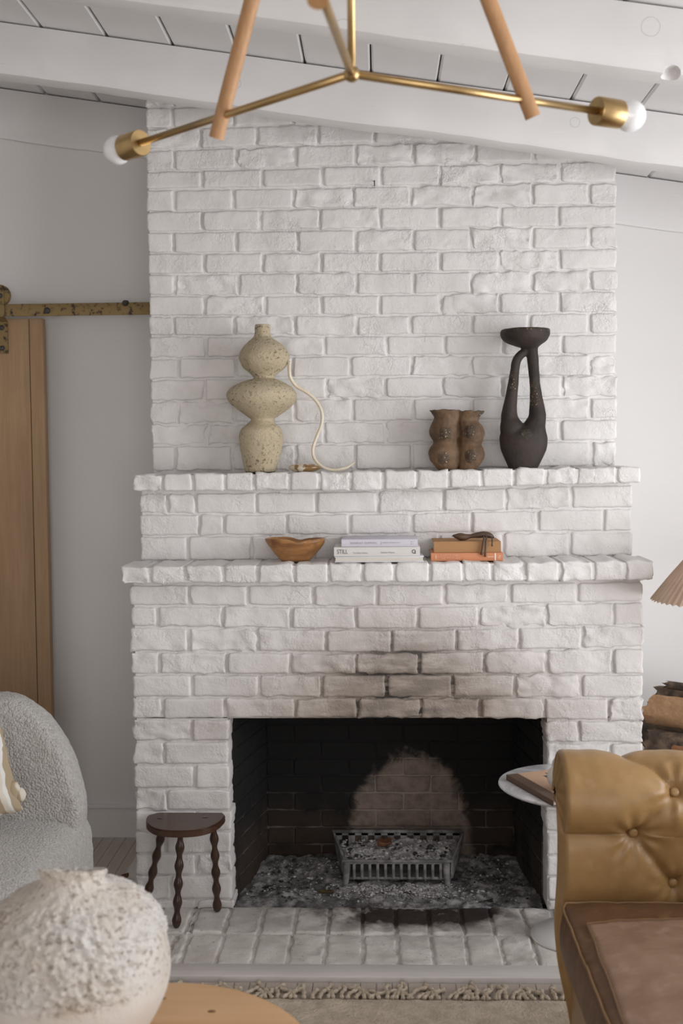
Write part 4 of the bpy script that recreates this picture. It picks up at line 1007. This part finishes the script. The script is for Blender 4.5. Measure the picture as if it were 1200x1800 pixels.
def arm_mesh():
    nu = 150; us = []
    for i in range(nu): t = i/(nu-1); us.append(AX0+(AX1-AX0)*t**1.25)
    nr = []
    for k in range(NV):
        t = (PR[min(k+1, NV-1)]-PR[max(k-1, 0)]).normalized(); nr.append((t.y*-1, t.x*1))   # (ny, nz) facing out
    pts = []
    rows = []
    for k in range(NV):
        s_ = S[k]; row = []
        for x in us:
            p = (x, s_); dm = min(seg_d(p, *q) for q in segs); db = 9; wr = 0
            for b in btn:
                r = math.hypot(x-b[0], s_-b[1])
                if r < db: db = r; ang = math.atan2(s_-b[1], x-b[0]); bb = b
            up = sst(B3[1]-.09, B3[1]+.0, s_)*sst(OUT+.12, OUT-.02, s_)
            puff = .020*(1-math.exp(-dm/.03))*up
            dip = -.020*math.exp(-(db/.022)**2)
            wr = .0032*math.cos(ang*9+bb[0]*20)*math.exp(-((db-.045)/.028)**2)
            crease = -.0035*math.exp(-(dm/.0035)**2)*up
            h = puff+dip+wr+crease+.0025*fbm((x*8, s_*8, 3), 3)
            if s_ > OUT: h *= max(0, 1-(s_-OUT)/.1)
            edge = x-AX0; rr = .013; t = max(0, 1-edge/rr); inset = rr*(1-math.sqrt(max(0, 1-t*t)))
            h -= inset
            y, z = PR[k].x+nr[k][0]*h, PR[k].y+nr[k][1]*h
            fr_ = max(0, 1-edge/.14); zz = PR[k].y
            shift = (.030*sst(YI+.0, YI+.06, PR[k].x)*sst(.63, .58, zz)-.010*math.exp(-((zz-.36)/.1)**2)+.03*sst(.28, .05, zz))*fr_
            row.append((x+shift, y, max(z, FZ+.02)))
        rows.append(row)
    for r in rows: pts += r
    m = MB(); m.grid(pts, nu, NV)
    # front end: rings shrinking to the middle, gently domed with gathered pleats
    ring = [k*nu for k in range(NV)]; cen = (YI+.075, .66); prev = ring
    for j in range(1, 7):
        f_ = 1-j/7*.97; b = len(m.v)
        for k in range(NV):
            p = Vector(pts[k*nu]); cy, cz_ = ((YI+.078 if p.z > .6 else YI+.04), p.z if p.z < .6 else .6+(p.z-.6)*.5+.04)
            if p.z < .6: cz_ = p.z
            else: cz_ = lerp(p.z, .69, 1-f_)
            y = lerp(cy, p.y, f_)
            pl_ = .0025*math.sin(S[k]*110)*math.sin(PI*j/7) if p.z > .6 else 0
            m.v.append((p.x-.012*math.sin(PI*.5*j/7)+pl_, y, cz_))
        m.f += [(prev[k], prev[k+1], b+k+1, b+k) for k in range(NV-1)]; prev = [b+k for k in range(NV)]
    return m
arm = arm_mesh().build('arm', M['tan'], sofa)
for x, s_ in btn:
    k = min(range(NV), key=lambda q: abs(S[q]-s_)); t = (PR[k+1]-PR[k-1]).normalized(); nv = Vector((0, -t.y, t.x)); c = Vector((x, PR[k].x, PR[k].y))+nv*-.012
    u1 = Vector((1, 0, 0)); u2 = nv.cross(u1); m = MB(); pts = []
    for rr, hh in ((.0118, -.004), (.0122, .002), (.0112, .0055), (.0075, .0075), (.0005, .0082)):
        for i in range(20): a = 2*PI*i/20; pts.append(c+u1*(rr*math.cos(a))+u2*(rr*math.sin(a))+nv*hh)
    m.grid(pts, 20, 5, True); m.f.append(tuple(range(80, 100))); m.build('button', M['tan'], sofa, c)
# near arm (behind the frame edge), back and base
near = bpy.data.objects.new('arm', arm.data); COL.objects.link(near); near.parent = sofa; near.scale = (1, -1, 1); WO[near] = WO[arm]; near.location = (0, -.09, 0)
m = MB()
bp = [(1.22, .34), (1.19, .5), (1.17, .62), (1.185, .72), (1.25, .775), (1.33, .77), (1.38, .70), (1.36, .62), (1.33, .5), (1.34, .06)]
BP = curve([(x, z, 0) for x, z in bp], 50); pts = []; ys = [lerp(-2.55, YI+.06, i/60) for i in range(61)]
for p in BP:
    for y in ys: pts.append((p.x-.012*abs(math.sin(y*15))*sst(.4, .6, p.y), y, p.y))
m.grid(pts, 61, 51); m.build('back', M['tan'], sofa)
m = MB(); m.box(AX0+.022, 1.34, -2.5, YI+.03, .02, .27, .012); m.build('base', M['tan'], sofa, sharp=40)
for x, y in ((.52, YI+.03), (1.28, YI+.03), (.52, -2.45), (1.28, -2.45)):
    m = MB(); m.lathe([(x, y, FZ+.022, .022), (x, y, .015, .024), (x, y, .022, .03)], 20); m.build('foot', M['leg'], sofa)
# seat cushion: boxed, domed, with welted edge and a lighter worn panel
CX0, CX1, CY0, CY1, CZ0, CZ1 = .428, 1.185, -2.40, YI-.012, .272, .455
def cush_top(x, y):
    u = min(1, max(0, (x-CX0)/(CX1-CX0))); v = min(1, max(0, (y-CY0)/(CY1-CY0)))
    e = min(u*(CX1-CX0), (CY1-y), (CX1-x)); return CZ1-.022*math.exp(-max(e, 0)/.045)+.012*math.sin(PI*u)*min(1, 4*(1-v))+.0055*fbm((x*6, y*6, 5), 4)+.003*fbm((x*22, y*14, 8), 3)
def cush(x, y): return cush_top(x, y)
m = MB(); n1, n2 = 60, 110; pts = []
def rc(x, y):      # round the far front corner in plan
    r = .05; dx, dy = CX0+r-x, y-(CY1-r)
    if dx > 0 and dy > 0:
        l = math.hypot(dx, dy)
        if l > r: return CX0+r-dx*r/l, CY1-r+dy*r/l
    return x, y
for j in range(n2):
    y = CY0+(CY1-CY0)*(1-(1-j/(n2-1))**1.0)
    for i in range(n1):
        x = CX0+(CX1-CX0)*(i/(n1-1)); X, Y = rc(x, y); pts.append((X, Y, cush(X, Y)))
m.grid(pts, n1, n2)
edge = [j*n1 for j in range(n2)]+[(n2-1)*n1+i for i in range(1, n1)]
prev = edge
for k in range(1, 9):
    t = k/8; b = len(m.v)
    for q in edge:
        p = Vector(m.v[q]); cdir = Vector((-1 if q % n1 == 0 else 0, 1 if q >= (n2-1)*n1 else 0, 0)); bul = .016*math.sin(PI*t)-.012*t
        m.v.append((p.x+cdir.x*bul, p.y+cdir.y*min(bul, .006), lerp(p.z, CZ0, t)))
    m.f += [(prev[i], prev[i+1], b+i+1, b+i) for i in range(len(edge)-1)]; prev = list(range(b, b+len(edge)))
cu = m.build('seat_cushion', M['seat'], sofa)
pp = [Vector(m.v[q])+Vector((-.0015 if q % n1 == 0 else 0, 0, .0015)) for q in edge[::2]]
m2 = MB(); m2.tube(pp, .0031, 8); m2.build('piping', M['piping'], cu)
# worn panel let into the top
pa = at_z(1031, 1622, .455); pb_ = at_z(1101, 1800, .462)
m = MB(); pts = []; n1p, n2p = 46, 90
for j in range(n2p):
    v = j/(n2p-1); y = lerp(pa.y, -2.2, v); xl0 = lerp(pa.x, pb_.x, (y-pa.y)/(pb_.y-pa.y))+.004*noise.noise((y*9, 0, 0))
    for i in range(n1p):
        u = i/(n1p-1); x = lerp(xl0, 1.12, u); yy = y+.02*u*(1-v)+.004*noise.noise((x*9, 2, 0))
        d_ = min(u*(1.12-xl0), (pa.y-y)); pts.append((x, yy, cush(x, yy)+.0028+.0022*math.exp(-max(d_, 0)/.006)))
m.grid(pts, n1p, n2p); edge = [j*n1p for j in reversed(range(n2p))]+[i for i in range(1, n1p)]; b = len(m.v)
m.v += [(m.v[q][0], m.v[q][1], m.v[q][2]-.008) for q in edge]; m.f += [(edge[i], edge[i+1], b+i+1, b+i) for i in range(len(edge)-1)]
m.build('seat_panel', M['panel'], cu)
m2 = MB(); m2.tube([Vector(m.v[q])+Vector((.001, -.001, .0008)) for q in edge], .0016, 6); m2.build('seam', M['piping'], cu)

# ------------------------------------------------------------------ firewood behind the sofa
def log(x0, y0, z0, x1, y1, z1, r, mats, label, seed, flatv=None):
    a, b = Vector((x0, y0, z0)), Vector((x1, y1, z1)); t = (b-a).normalized(); up = Vector((0, 0, 1)); s1 = t.cross(up).normalized(); s2 = s1.cross(t); root = thing('firewood_log', (a+b)/2, label, 'log', 'firewood stacked beside the chimney')
    for nm, mat, rr_ in mats:
        m = MB(); n, k_ = 26, 16; pts = []
        for j in range(k_):
            u = j/(k_-1); c = lerp(a, b, u)
            for i in range(n):
                an = 2*PI*i/n; cut = 1
                if nm != 'bark' or True:
                    # split faces flatten the round
                    for fa, fd in (flatv or []):
                        dd = math.cos(an-fa)
                        if dd > 0: cut = min(cut, fd/dd)
                q = r*rr_*cut*(1+.14*noise.noise((math.cos(an)*2+seed, math.sin(an)*2, u*3))+.05*noise.noise((an*4, seed, u*9)))
                endw = .035*noise.noise((an*3, seed*3, 1)) if j in (0, k_-1) else 0
                pts.append(c+s1*(q*math.cos(an))+s2*(q*math.sin(an))+t*endw)
        m.grid(pts, n, k_, True); m.f.append(tuple(reversed(range(n)))); m.f.append(tuple((k_-1)*n+i for i in range(n)))
        m.build(nm, mat, root, sharp=45)
    return root
W1, W2, W3 = M['bark'], M['split'], M['redwood']
def lg(px, Y, z, ln, r, mat, label, seed, flatv=(), dz=0., dy=0.):
    c = at_y(px, 1290, Y); log(c.x, Y, z, c.x+ln, Y+dy, z+dz, r, [('core', mat, 1)], label, seed, flatv)
lg(1129, .53, .482, .34, .053, W1, 'dark bark log peeping out beside the chimney corner, leftmost of the firewood', 1, [(2.2, .8)], 0, -.26)
lg(1146, .37, .478, .34, .060, W1, 'rough dark bark log under the pale split log', 2, [(1.9, .85)], 0, -.26)
lg(1141, .415, .600, .36, .057, W2, 'pale tan split log lying across the top of the firewood', 3, [(.9, .55), (2.8, .75)], -.012, -.28)
lg(1158, .560, .606, .36, .048, W1, 'brown bark log behind the pale split log', 4, [(.6, .8)], 0, -.28)
lg(1173, .49, .672, .34, .015, W1, 'thin grey branch on the very top of the firewood', 5, (), -.01, -.27)
lg(1186, .205, .480, .34, .054, W3, 'orange-brown split log with smooth face just above the sofa arm', 6, [(1.8, .6), (3.1, .6)], 0, -.26)
for k, (Y, z, lab) in enumerate(((.26, .35, 'upper supporting log, third layer, nearest the sofa'), (.46, .35, 'upper supporting log, third layer, farther from the sofa'), (.36, .208, 'second-layer log nearest the sofa'), (.56, .208, 'second-layer log nearest the back wall'), (.26, FZ+.076, 'bottom-layer log nearest the sofa'), (.46, FZ+.076, 'middle log of the bottom layer'), (.66, FZ+.076, 'bottom-layer log nearest the back wall'))):
    log(1.0+.02*(k % 3), Y, z, 1.34+.02*(k % 3), Y-.25, z, .064, [('core', W1, 1)], lab, 10+k, [])
# ------------------------------------------------------------------ pleated lamp at the right edge
LX, LY, LZ = at_y(1147, 1053, -.13).x+.243, -.13, at_y(1147, 1054, -.13).z
lamp = thing('floor_lamp', (LX, LY, FZ), 'floor lamp with pale pink-tan pleated paper shade at right edge', 'lamp')
NP = 56; pts = []; n = NP*4
for j, (z, r) in enumerate(((LZ, .243), (LZ+.07, .186), (LZ+.15, .120), (LZ+.225, .058))):
    for i in range(n):
        a = 2*PI*i/n; fr = (i % 4)/4; k = 1-abs(fr*2-1) if False else fr
        rr = r*(1+.05*(k-.5)*(1 if j < 3 else .6)); pts.append((LX+rr*math.cos(a), LY+rr*math.sin(a), z-(.006*k if j == 0 else 0)))
m = MB(); m.grid(pts, n, 4, True); me = m.mesh('shade'); o = link('lamp_shade', me, M['shade'], lamp, smooth=False)
s_ = o.modifiers.new('t', 'SOLIDIFY'); s_.thickness = .0015
m = MB(); m.tube([(LX, LY, FZ+.02), (LX, LY, LZ+.2)], .008, 12); m.build('stem', M['brass'], lamp)
m = MB(); m.lathe([(LX, LY, FZ, .13), (LX, LY, FZ+.012, .13), (LX, LY, FZ+.02, .12), (LX, LY, FZ+.024, .02)], 40); m.build('base', M['brass'], lamp)
m = MB(); m.sphere((LX, LY, LZ+.1), .03, .03, .04, 20, 12); m.build('bulb', M['bulb'], lamp)
m = MB(); m.tube([(LX-.058, LY, LZ+.222), (LX+.058, LY, LZ+.222)], .003, 6); m.build('shade_carrier', M['brass'], lamp)

# ------------------------------------------------------------------ boucle chair, left
chair = thing('armchair', (-1.17, -.55, FZ), 'grey boucle lounge chair with arched back at left edge', 'chair')
# arched back, curved gently forward at its sides
CXc = -1.185; ZB = .787
m = MB(); no = 60; outline = []
cb = [(155, 1440), (157, 1405), (148, 1375), (133, 1335), (112, 1300), (88, 1272), (60, 1247), (25, 1228), (0, 1224)]
pr_ = []
for px, py in cb: p = at_y(px, py, -.30); pr_.append((p.x, p.z))
CXc = pr_[-1][0]-.012; half = [(pr_[0][0]+.003, .30)]+pr_
mirror = [(2*CXc-x, z) for x, z in half]
ol = half+[(CXc, pr_[-1][1]+.001)]+list(reversed(mirror))
# inset slab with thickness, then voxel-smoothed
def slab(ol, y0, y1, bend):
    n = len(ol); lay = []
    for k, (ins, yy) in enumerate(((.035, y0), (.012, y0+.014), (.0, y0+.05), (.0, y1-.05), (.012, y1-.014), (.035, y1))):
        L = []
        for x, z in ol:
            cx_, cz_ = CXc, .45; d = Vector((x-cx_, max(0, z-cz_))); l = max(d.length, 1e-4); f_ = (l-ins)/l
            xx, zz_ = cx_+(x-cx_)*f_, (cz_+(z-cz_)*f_) if z > cz_ else z
            L.append((xx, yy-bend*((xx-CXc)/.3)**2, zz_))
        lay.append(L)
    m = MB(); pts = [p for L in lay for p in L]; m.grid(pts, n, len(lay)); nL = len(lay)
    m.f.append(tuple(range(n))); m.f.append(tuple((nL-1)*n+i for i in reversed(range(n))))
    m.f.append(tuple([k*n for k in range(nL)])); m.f.append(tuple([k*n+n-1 for k in reversed(range(nL))]))
    m.f += [(k*n, (k+1)*n, (k+1)*n+n-1, k*n+n-1) for k in range(nL-1)] if False else []
    m.f[-2:] = []
    m.f += [tuple([k*n for k in range(nL)]+[k*n+n-1 for k in reversed(range(nL))])]
    return m
sb = slab([(p.x, p.y) for p in curve([(x, z, 0) for x, z in ol], 70)], -.33, -.175, .10)
me = fuse(sb, .011, 9)
bm = bmesh.new(); bm.from_mesh(me)
for v in bm.verts: v.co += v.normal*(.0022*fbm(v.co*60, 2)+.004*fbm(v.co*7, 2))
bm.to_mesh(me); bm.free(); link('backrest', me, M['boucle'], chair)
# deep rounded seat
xR = at_y(167, 1500, -.26).x; seat_z = .425
m = MB(); bm = bmesh.new(); bmesh.ops.create_cube(bm, size=1)
for v in bm.verts: v.co = Vector((CXc+v.co.x*2*(xR-CXc), -.62+v.co.y*.80, (seat_z+.06)/2+v.co.z*(seat_z-.06)))
bmesh.ops.bevel(bm, geom=bm.edges[:], offset=.075, segments=5, affect='EDGES', profile=.5)
bmesh.ops.subdivide_edges(bm, edges=[e for e in bm.edges if e.calc_length() > .08], cuts=8, use_grid_fill=True)
for v in bm.verts:
    e = 1-((v.co.x-CXc)/(xR-CXc))**2
    if v.co.z > seat_z-.08: v.co.z += .022*max(0, e)*max(0, 1-((v.co.y+.62)/.42)**2)
    v.co += v.normal*.003*fbm(v.co*20, 3)
me = bpy.data.meshes.new('seat'); bm.to_mesh(me); bm.free(); link('seat', me, M['boucle'], chair)
m = MB(); m.lathe([(CXc, -.62, FZ, .24), (CXc, -.62, .062, .26)], 40); m.build('plinth', M['leg'], chair)
# striped cushion with a knotted corner
pc = at_y(-66, 1354, -.55)
cushion = thing('cushion', (pc.x, pc.y, seat_z+.02), 'cream and tan striped cushion with knotted corner on the boucle chair', 'cushion')
m = MB(); n1 = 44
tiltm = Matrix.Translation((pc.x, -.55, seat_z+.170)) @ Matrix.Rotation(math.radians(-12), 4, 'X') @ Matrix.Rotation(math.radians(-17), 4, 'Y')
for sgn in (-1, 1):
    pts = []
    for j in range(n1):
        for i in range(n1):
            u, v = i/(n1-1)*2-1, j/(n1-1)*2-1; k = (1-u*u)*(1-v*v); pin = 1-.09*(1-abs(u)**3*0-(u*u)*(v*v))*(abs(u)**4+abs(v)**4)*.5
            pts.append(tiltm @ Vector((u*.155*pin, sgn*(.07*max(0, k)**.45)+.006*noise.noise((u*3, v*3, sgn)), v*.125*pin+.005*noise.noise((u*4, v*4, 1)))))
    m.grid(pts, n1, n1)
cbody = m.build('cover', M['stripe'], cushion)
kp = at_y(33, 1399, -.56); m = MB(); m.sphere((kp.x, -.55, kp.z), .018, .018, .022, 20, 12); m.sphere((kp.x-.02, -.555, kp.z+.010), .024, .022, .034, 16, 10); m.build('corner_knot', M['stripe'], cushion)

# ------------------------------------------------------------------ low round table and crusted vase, foreground left
CTX, CTY, CTR, CTZ = -.475, -1.71, .325, .40
ct = thing('coffee_table', (CTX, CTY, FZ), 'low round honey pine table under the crusted white vase', 'table')
m = MB(); m.lathe([(CTX, CTY, CTZ-.038, CTR-.012), (CTX, CTY, CTZ-.034, CTR-.003), (CTX, CTY, CTZ-.02, CTR), (CTX, CTY, CTZ-.006, CTR-.002), (CTX, CTY, CTZ-.001, CTR-.008), (CTX, CTY, CTZ, CTR-.014)], 96); top = m.build('table_top', M['pine'], ct, sharp=50)
for a in (45, 135, 225, 315):
    x, y = CTX+.22*math.cos(math.radians(a)), CTY+.22*math.sin(math.radians(a)); m = MB(); m.tube([(x*1+.02*math.cos(math.radians(a)), y+.02*math.sin(math.radians(a)), FZ+.026), (x, y, CTZ-.036)], [.018, .026], 16); m.build('leg', M['pine'], ct)
for px, py, a in ((283, 1755, .016), (372, 1778, .012)):
    p = at_z(px, py, CTZ); m = MB(); m.lathe([(p.x, p.y, CTZ-.001, a*.8, a*.55), (p.x, p.y, CTZ+.0005, a*.7, a*.45)], 20); m.build('knot', M['knot'], top)
VX, VYc = -.487, -1.70
fv = lambda x, y: (x/3, 1200+y/3)
rows = [(217, 553, 985), (226, 556, 1003), (232, 545, 1030), (200, 590, 1062), (100, 690, 1105), (0, 770, 1165), (-60, 825, 1235), (-95, 865, 1330), (-108, 885, 1430), (-95, 880, 1530), (-55, 850, 1620), (0, 795, 1710), (70, 725, 1800), (160, 640, 1880)]
R = []
for l, r, y in rows:
    a, b = at_y(*fv(l, y), VYc), at_y(*fv(r, y), VYc); R.append((b.x-a.x, (a.x+b.x)/2, (a.z+b.z)/2))
P = curve([(w_*.5, cx_, z) for w_, cx_, z in R], 170); zb0 = P[-1].z
sc_ = (P[0].z-CTZ-.001)/(P[0].z-zb0)
n = 300; pts = []; rings = []
zz0 = P[0].z
prof_v = [(P[0].x-.02, P[0].z-.03), (P[0].x-.015, P[0].z-.012), (P[0].x-.010, P[0].z-.001)]+[(p.x, zz0-(zz0-p.z)*sc_) for p in P]
cxv = sum(p.y for p in P)/len(P); L_v = len(prof_v); m = MB()
for k, (r, z) in enumerate(prof_v):
    hz = z-CTZ
    for i in range(n):
        a = 2*PI*i/n; d = Vector((math.cos(a), math.sin(a), 0)); p = Vector((cxv, VYc, z))+d*r
        lim = .165+.03*noise.noise((math.cos(a)*2.5, math.sin(a)*2.5, 2))+.012*noise.noise((math.cos(a)*9, math.sin(a)*9, 2))+.085*max(0, math.cos(a+.1))**4
        k_ = sst(lim, lim+.015, hz); 
        h = k_*lerp(1, .35, sst(zz0-.06, zz0-.03, z))*(.0035*fbm(p*26, 3)+.0078*fbm(p*85, 3)+.0030*noise.noise(p*200)-.014*max(0, noise.noise(p*80)-.18)+.005)+.0012*fbm(p*9, 2)
        lip = (.004*noise.noise((math.cos(a)*4, math.sin(a)*4, 9))-.017*math.sin(a)*(r/.054))*sst(zz0-.05, zz0-.005, z)
        pts.append(p+d*h+Vector((0, 0, lip)))
m.grid(pts, n, L_v, True); b = (L_v-1)*n; m.f.append(tuple(b+i for i in range(n)))
vz = m.build('crusted_vase', M['rough_clay'], None, (cxv, VYc, CTZ)); tag(vz, 'large round white vase with crusted pitted surface on low round table', 'vase')

# ------------------------------------------------------------------ fringed rug
RY = -.642
rug = thing('rug', (0, -1.5, FZ), 'cream shag wool rug with twisted fringe along the hearth', 'rug')
m = MB(); n1, n2 = 150, 90; pts = []
for j in range(n2):
    y = lerp(-3.3, RY, (j/(n2-1))**.55)
    for i in range(n1):
        x = lerp(-.84, 1.2, i/(n1-1)); e = min(RY-y, .04)/.04
        pts.append((x, y+(.006*noise.noise((x*9, 0, 0)) if j == n2-1 else 0), FZ+.004+.016*max(0, e)**.5+.006*fbm((x*16, y*16, 2), 3)*max(.2, e)))
m.grid(pts, n1, n2); b = len(m.v); pile = m.build('pile', M['rug'], rug)
rt = random.Random(21); nt = 0
x = -.78
while x < .62:
    m = MB(); ln = rt.uniform(.05, .10); bx, by = rt.uniform(-.045, .045), rt.uniform(-.25, .15); y0 = RY-.004
    path = [(x, y0, FZ+.012), (x+bx*.4, y0+ln*.35, FZ+.013), (x+bx+rt.uniform(-.012, .012), y0+ln*.7, FZ+.009), (x+bx*1.6+rt.uniform(-.018, .018), y0+ln*(1+by*.5), FZ+.0075+rt.uniform(0, .004))]
    pp = curve(path, 14); rd = [(.0060+.0016*math.sin(k*1.9+x*50))*(1 if k < 12 else lerp(1, 1.2, (k-12)/2)) for k in range(15)]
    m.tube(pp, rd, 8)
    for i, v in enumerate(m.v): m.v[i] = (v[0], v[1], max(v[2], FZ+.0008))
    m.build('tassel', M['fringe'], rug, path[0]); x += rt.uniform(.010, .026)

# ------------------------------------------------------------------ sliding plank door on its rail, left
DY = .665
door = thing('door_1', (-1.8, DY, FZ), 'tall weathered pine plank sliding door hanging on flat rail', None, kind='structure')
dxr, dzt = -1.343, 2.108
e = [dxr-.001, dxr-.058, dxr-.26, dxr-.46, dxr-.66, dxr-.9]
for a, b in zip(e[1:], e[:-1]):
    m = MB(); m.box(a+.0012, b-.0012, DY, DY+.036, .01, dzt, .003); m.build('plank', M['door'], door, ((a+b)/2, DY, 1.05), sharp=30)
m = MB(); m.box(e[-1], dxr-.004, DY+.028, DY+.044, .02, dzt-.03); m.build('batten', M['door'], door, smooth=False)
rail_z0, rail_z1, RLY = 2.114, 2.162, .635
rail = thing('door_rail', (-1.4, RLY, rail_z0), 'aged brass flat sliding-door rail bolted to wall left of chimney', 'rail')
m = MB(); m.box(-2.7, -.865, RLY, RLY+.008, rail_z0, rail_z1, .001); m.build('bar', M['strap'], rail, sharp=30)
def bolt(c, r, parent, l=.008, nm='bolt'):
    m = MB(); pts = []
    for rr, yy in ((r*.9, .004), (r, 0), (r, -l*.4), (r*.75, -l*.85), (r*.1, -l)):
        for i in range(18): a = 2*PI*i/18; pts.append((c[0]+rr*math.cos(a), c[1]+yy, c[2]+rr*math.sin(a)))
    m.grid(pts, 18, 5, True); m.f.append(tuple(range(72, 90))); m.build(nm, M['black_iron'], parent, c)
p = at_y(83, 546, RLY); bolt((p.x, RLY, p.z), .0125, rail)
p = at_y(220, 533, RLY); bolt((p.x, RLY, p.z), .0115, rail, .012); bolt((p.x+.007, RLY, p.z+.003), .008, rail, .016)
for x in (-1.32+.001, -1.02, -2.0, -2.5):
    m = MB(); m.tube([(x, RLY+.006, 2.138), (x, WY, 2.138)], .009, 10); m.build('standoff', M['black_iron'], rail)
# hanger: strap, wheel, bolts
sx1 = at_y(13.5, 600, DY-.008).x; sx0 = sx1-.052; sz0 = at_y(8, 621, DY-.008).z; sz1 = at_y(10, 503, DY-.03).z
hang = MB(); m = MB()
pathz = [(sz0, DY-.006), (2.10, DY-.006), (2.125, DY-.044), (sz1-.03, DY-.046), (sz1-.012, DY-.044)]
sec = []
pts = []
fr = [(sx0, sz0, DY-.007), (sx1, sz0, DY-.007), (sx1, 2.095, DY-.007), (sx1, 2.112, RLY-.012), (sx1, sz1-.02, RLY-.012), (sx1-.008, sz1-.005, RLY-.012), (sx1-.022, sz1, RLY-.012), (sx0+.012, sz1-.003, RLY-.012), (sx0, sz1-.02, RLY-.012), (sx0, 2.112, RLY-.012), (sx0, 2.095, DY-.007)]
vs = [(x, y, z) for x, z, y in fr]; vb = [(x, y+.006, z) for x, y, z in vs]; nn = len(vs)
fcs = [(0, 1, 2, 10), (10, 2, 3, 9), (9, 3, 4, 5, 6, 7, 8)]
m.add(vs+vb, fcs+[tuple(nn+i for i in reversed(f_)) for f_ in fcs]+[(i, i+nn, (i+1) % nn+nn, (i+1) % nn) for i in range(nn)])
st = m.build('hanger_strap', M['strap'], door, smooth=False)
for px, py in ((3, 576), (4, 612), (0, 520)):
    Yb = DY-.008 if py > 560 else RLY-.013; p = at_y(px, py, Yb); bolt((p.x, Yb, p.z), .010, st)
wc = ((sx0+sx1)/2+.006, RLY+.004, rail_z1+.034); m = MB(); pts = []
for rr, yy in ((.012, -.012), (.040, -.012), (.042, -.008), (.035, 0), (.042, .008), (.040, .012), (.012, .012)):
    for i in range(40): a = 2*PI*i/40; pts.append((wc[0]+rr*math.cos(a), wc[1]+yy, wc[2]+rr*math.sin(a)))
m.grid(pts, 40, 7, True); m.build('wheel', M['strap'], door, sharp=30)

# ------------------------------------------------------------------ chandelier
HZ = 2.1
def at_d(px, py, Z):     # point at depth Z along the view
    return CAM+ray(px, py)*Z
hub = at_d(618, 130, HZ)
ch = thing('chandelier', hub, 'brass and oak chandelier with three slanting dowels and bare white globe bulbs', 'chandelier')
def onz(px, py): return at_z(px, py, hub.z)
endL, endR = onz(247, 251), onz(1048, 195)
dT = at_z(566, -8, hub.z); dirT = (dT-hub); dirT.z = 0; endT = hub+dirT.normalized()*.60
m = MB(); m.sphere(hub, .0152, n=28, m=16); m.build('hub', M['brass'], ch)
apex = Vector((hub.x, hub.y, zc(hub.x)-.03))
m = MB(); m.tube([hub, Vector((hub.x, hub.y, zc(hub.x)-.01))], .0074, 16); m.build('stem', M['brass'], ch)
m = MB(); m.lathe([(hub.x, hub.y, zc(hub.x)-.035, .03), (hub.x, hub.y, zc(hub.x)-.03, .06), (hub.x, hub.y, zc(hub.x)-.006, .062)], 40); m.build('canopy', M['brass'], ch)
def arm_(end, dpx, tip):
    d = (end-hub).normalized(); m = MB(); m.tube([hub, end], .0078, 16); m.build('arm', M['brass'], ch)
    up = Vector((0, 0, 1)); a = d.cross(up).normalized(); c = a.cross(d)
    m = MB(); pts = []
    for rr, l in ((.002, -.002), (.0275, -.002), (.029, 0), (.029, .058), (.0275, .0595), (.022, .0595), (.021, .04)):
        for i in range(36): q = 2*PI*i/36; pts.append(end+d*l+a*(rr*math.cos(q))+c*(rr*math.sin(q)))
    m.grid(pts, 36, 7, True); m.f.append(tuple(range(36))); m.f.append(tuple(6*36+i for i in reversed(range(36))))
    so = m.build('socket', M['brass'], ch, end, sharp=40)
    m = MB(); pts = []; R_ = .0325; cc = .088
    prof_b = [(.013, .042), (.016, .05), (.021, .056)]+[(R_*math.sin(t), cc-R_*math.cos(t)) for t in [lerp(.85, PI-.03, k/14) for k in range(15)]]
    for rr, l in prof_b:
        for i in range(32): q = 2*PI*i/32; pts.append(end+d*l+a*(rr*math.cos(q))+c*(rr*math.sin(q)))
    m.grid(pts, 32, len(prof_b), True); m.f.append(tuple((len(prof_b)-1)*32+i for i in range(32))); m.build('bulb', M['bulb'], so)
    # dowel slung on the arm
    k = onz(*dpx); k = hub+d*((k-hub).dot(d)); ap = Vector((hub.x, hub.y, hub.z+.79)); dd = (ap-k).normalized()
    upn = dd; top = k+dd*((zc(hub.x)-.05-k.z)/dd.z)
    top = k+(ap-k)*min(1, (zc(hub.x)-.06-k.z)/(ap.z-k.z))
    t2 = k-dd*tip; m = MB(); m.tube([t2, k, lerp(k, top, .5), top], .0158, 24); o = m.build('dowel', M['dowel'], ch, k, sharp=40)
    o2 = o
arm_(endL, (392, 205), .045); arm_(endR, (922, 178), .035); arm_(endT, (567, -24), .030)
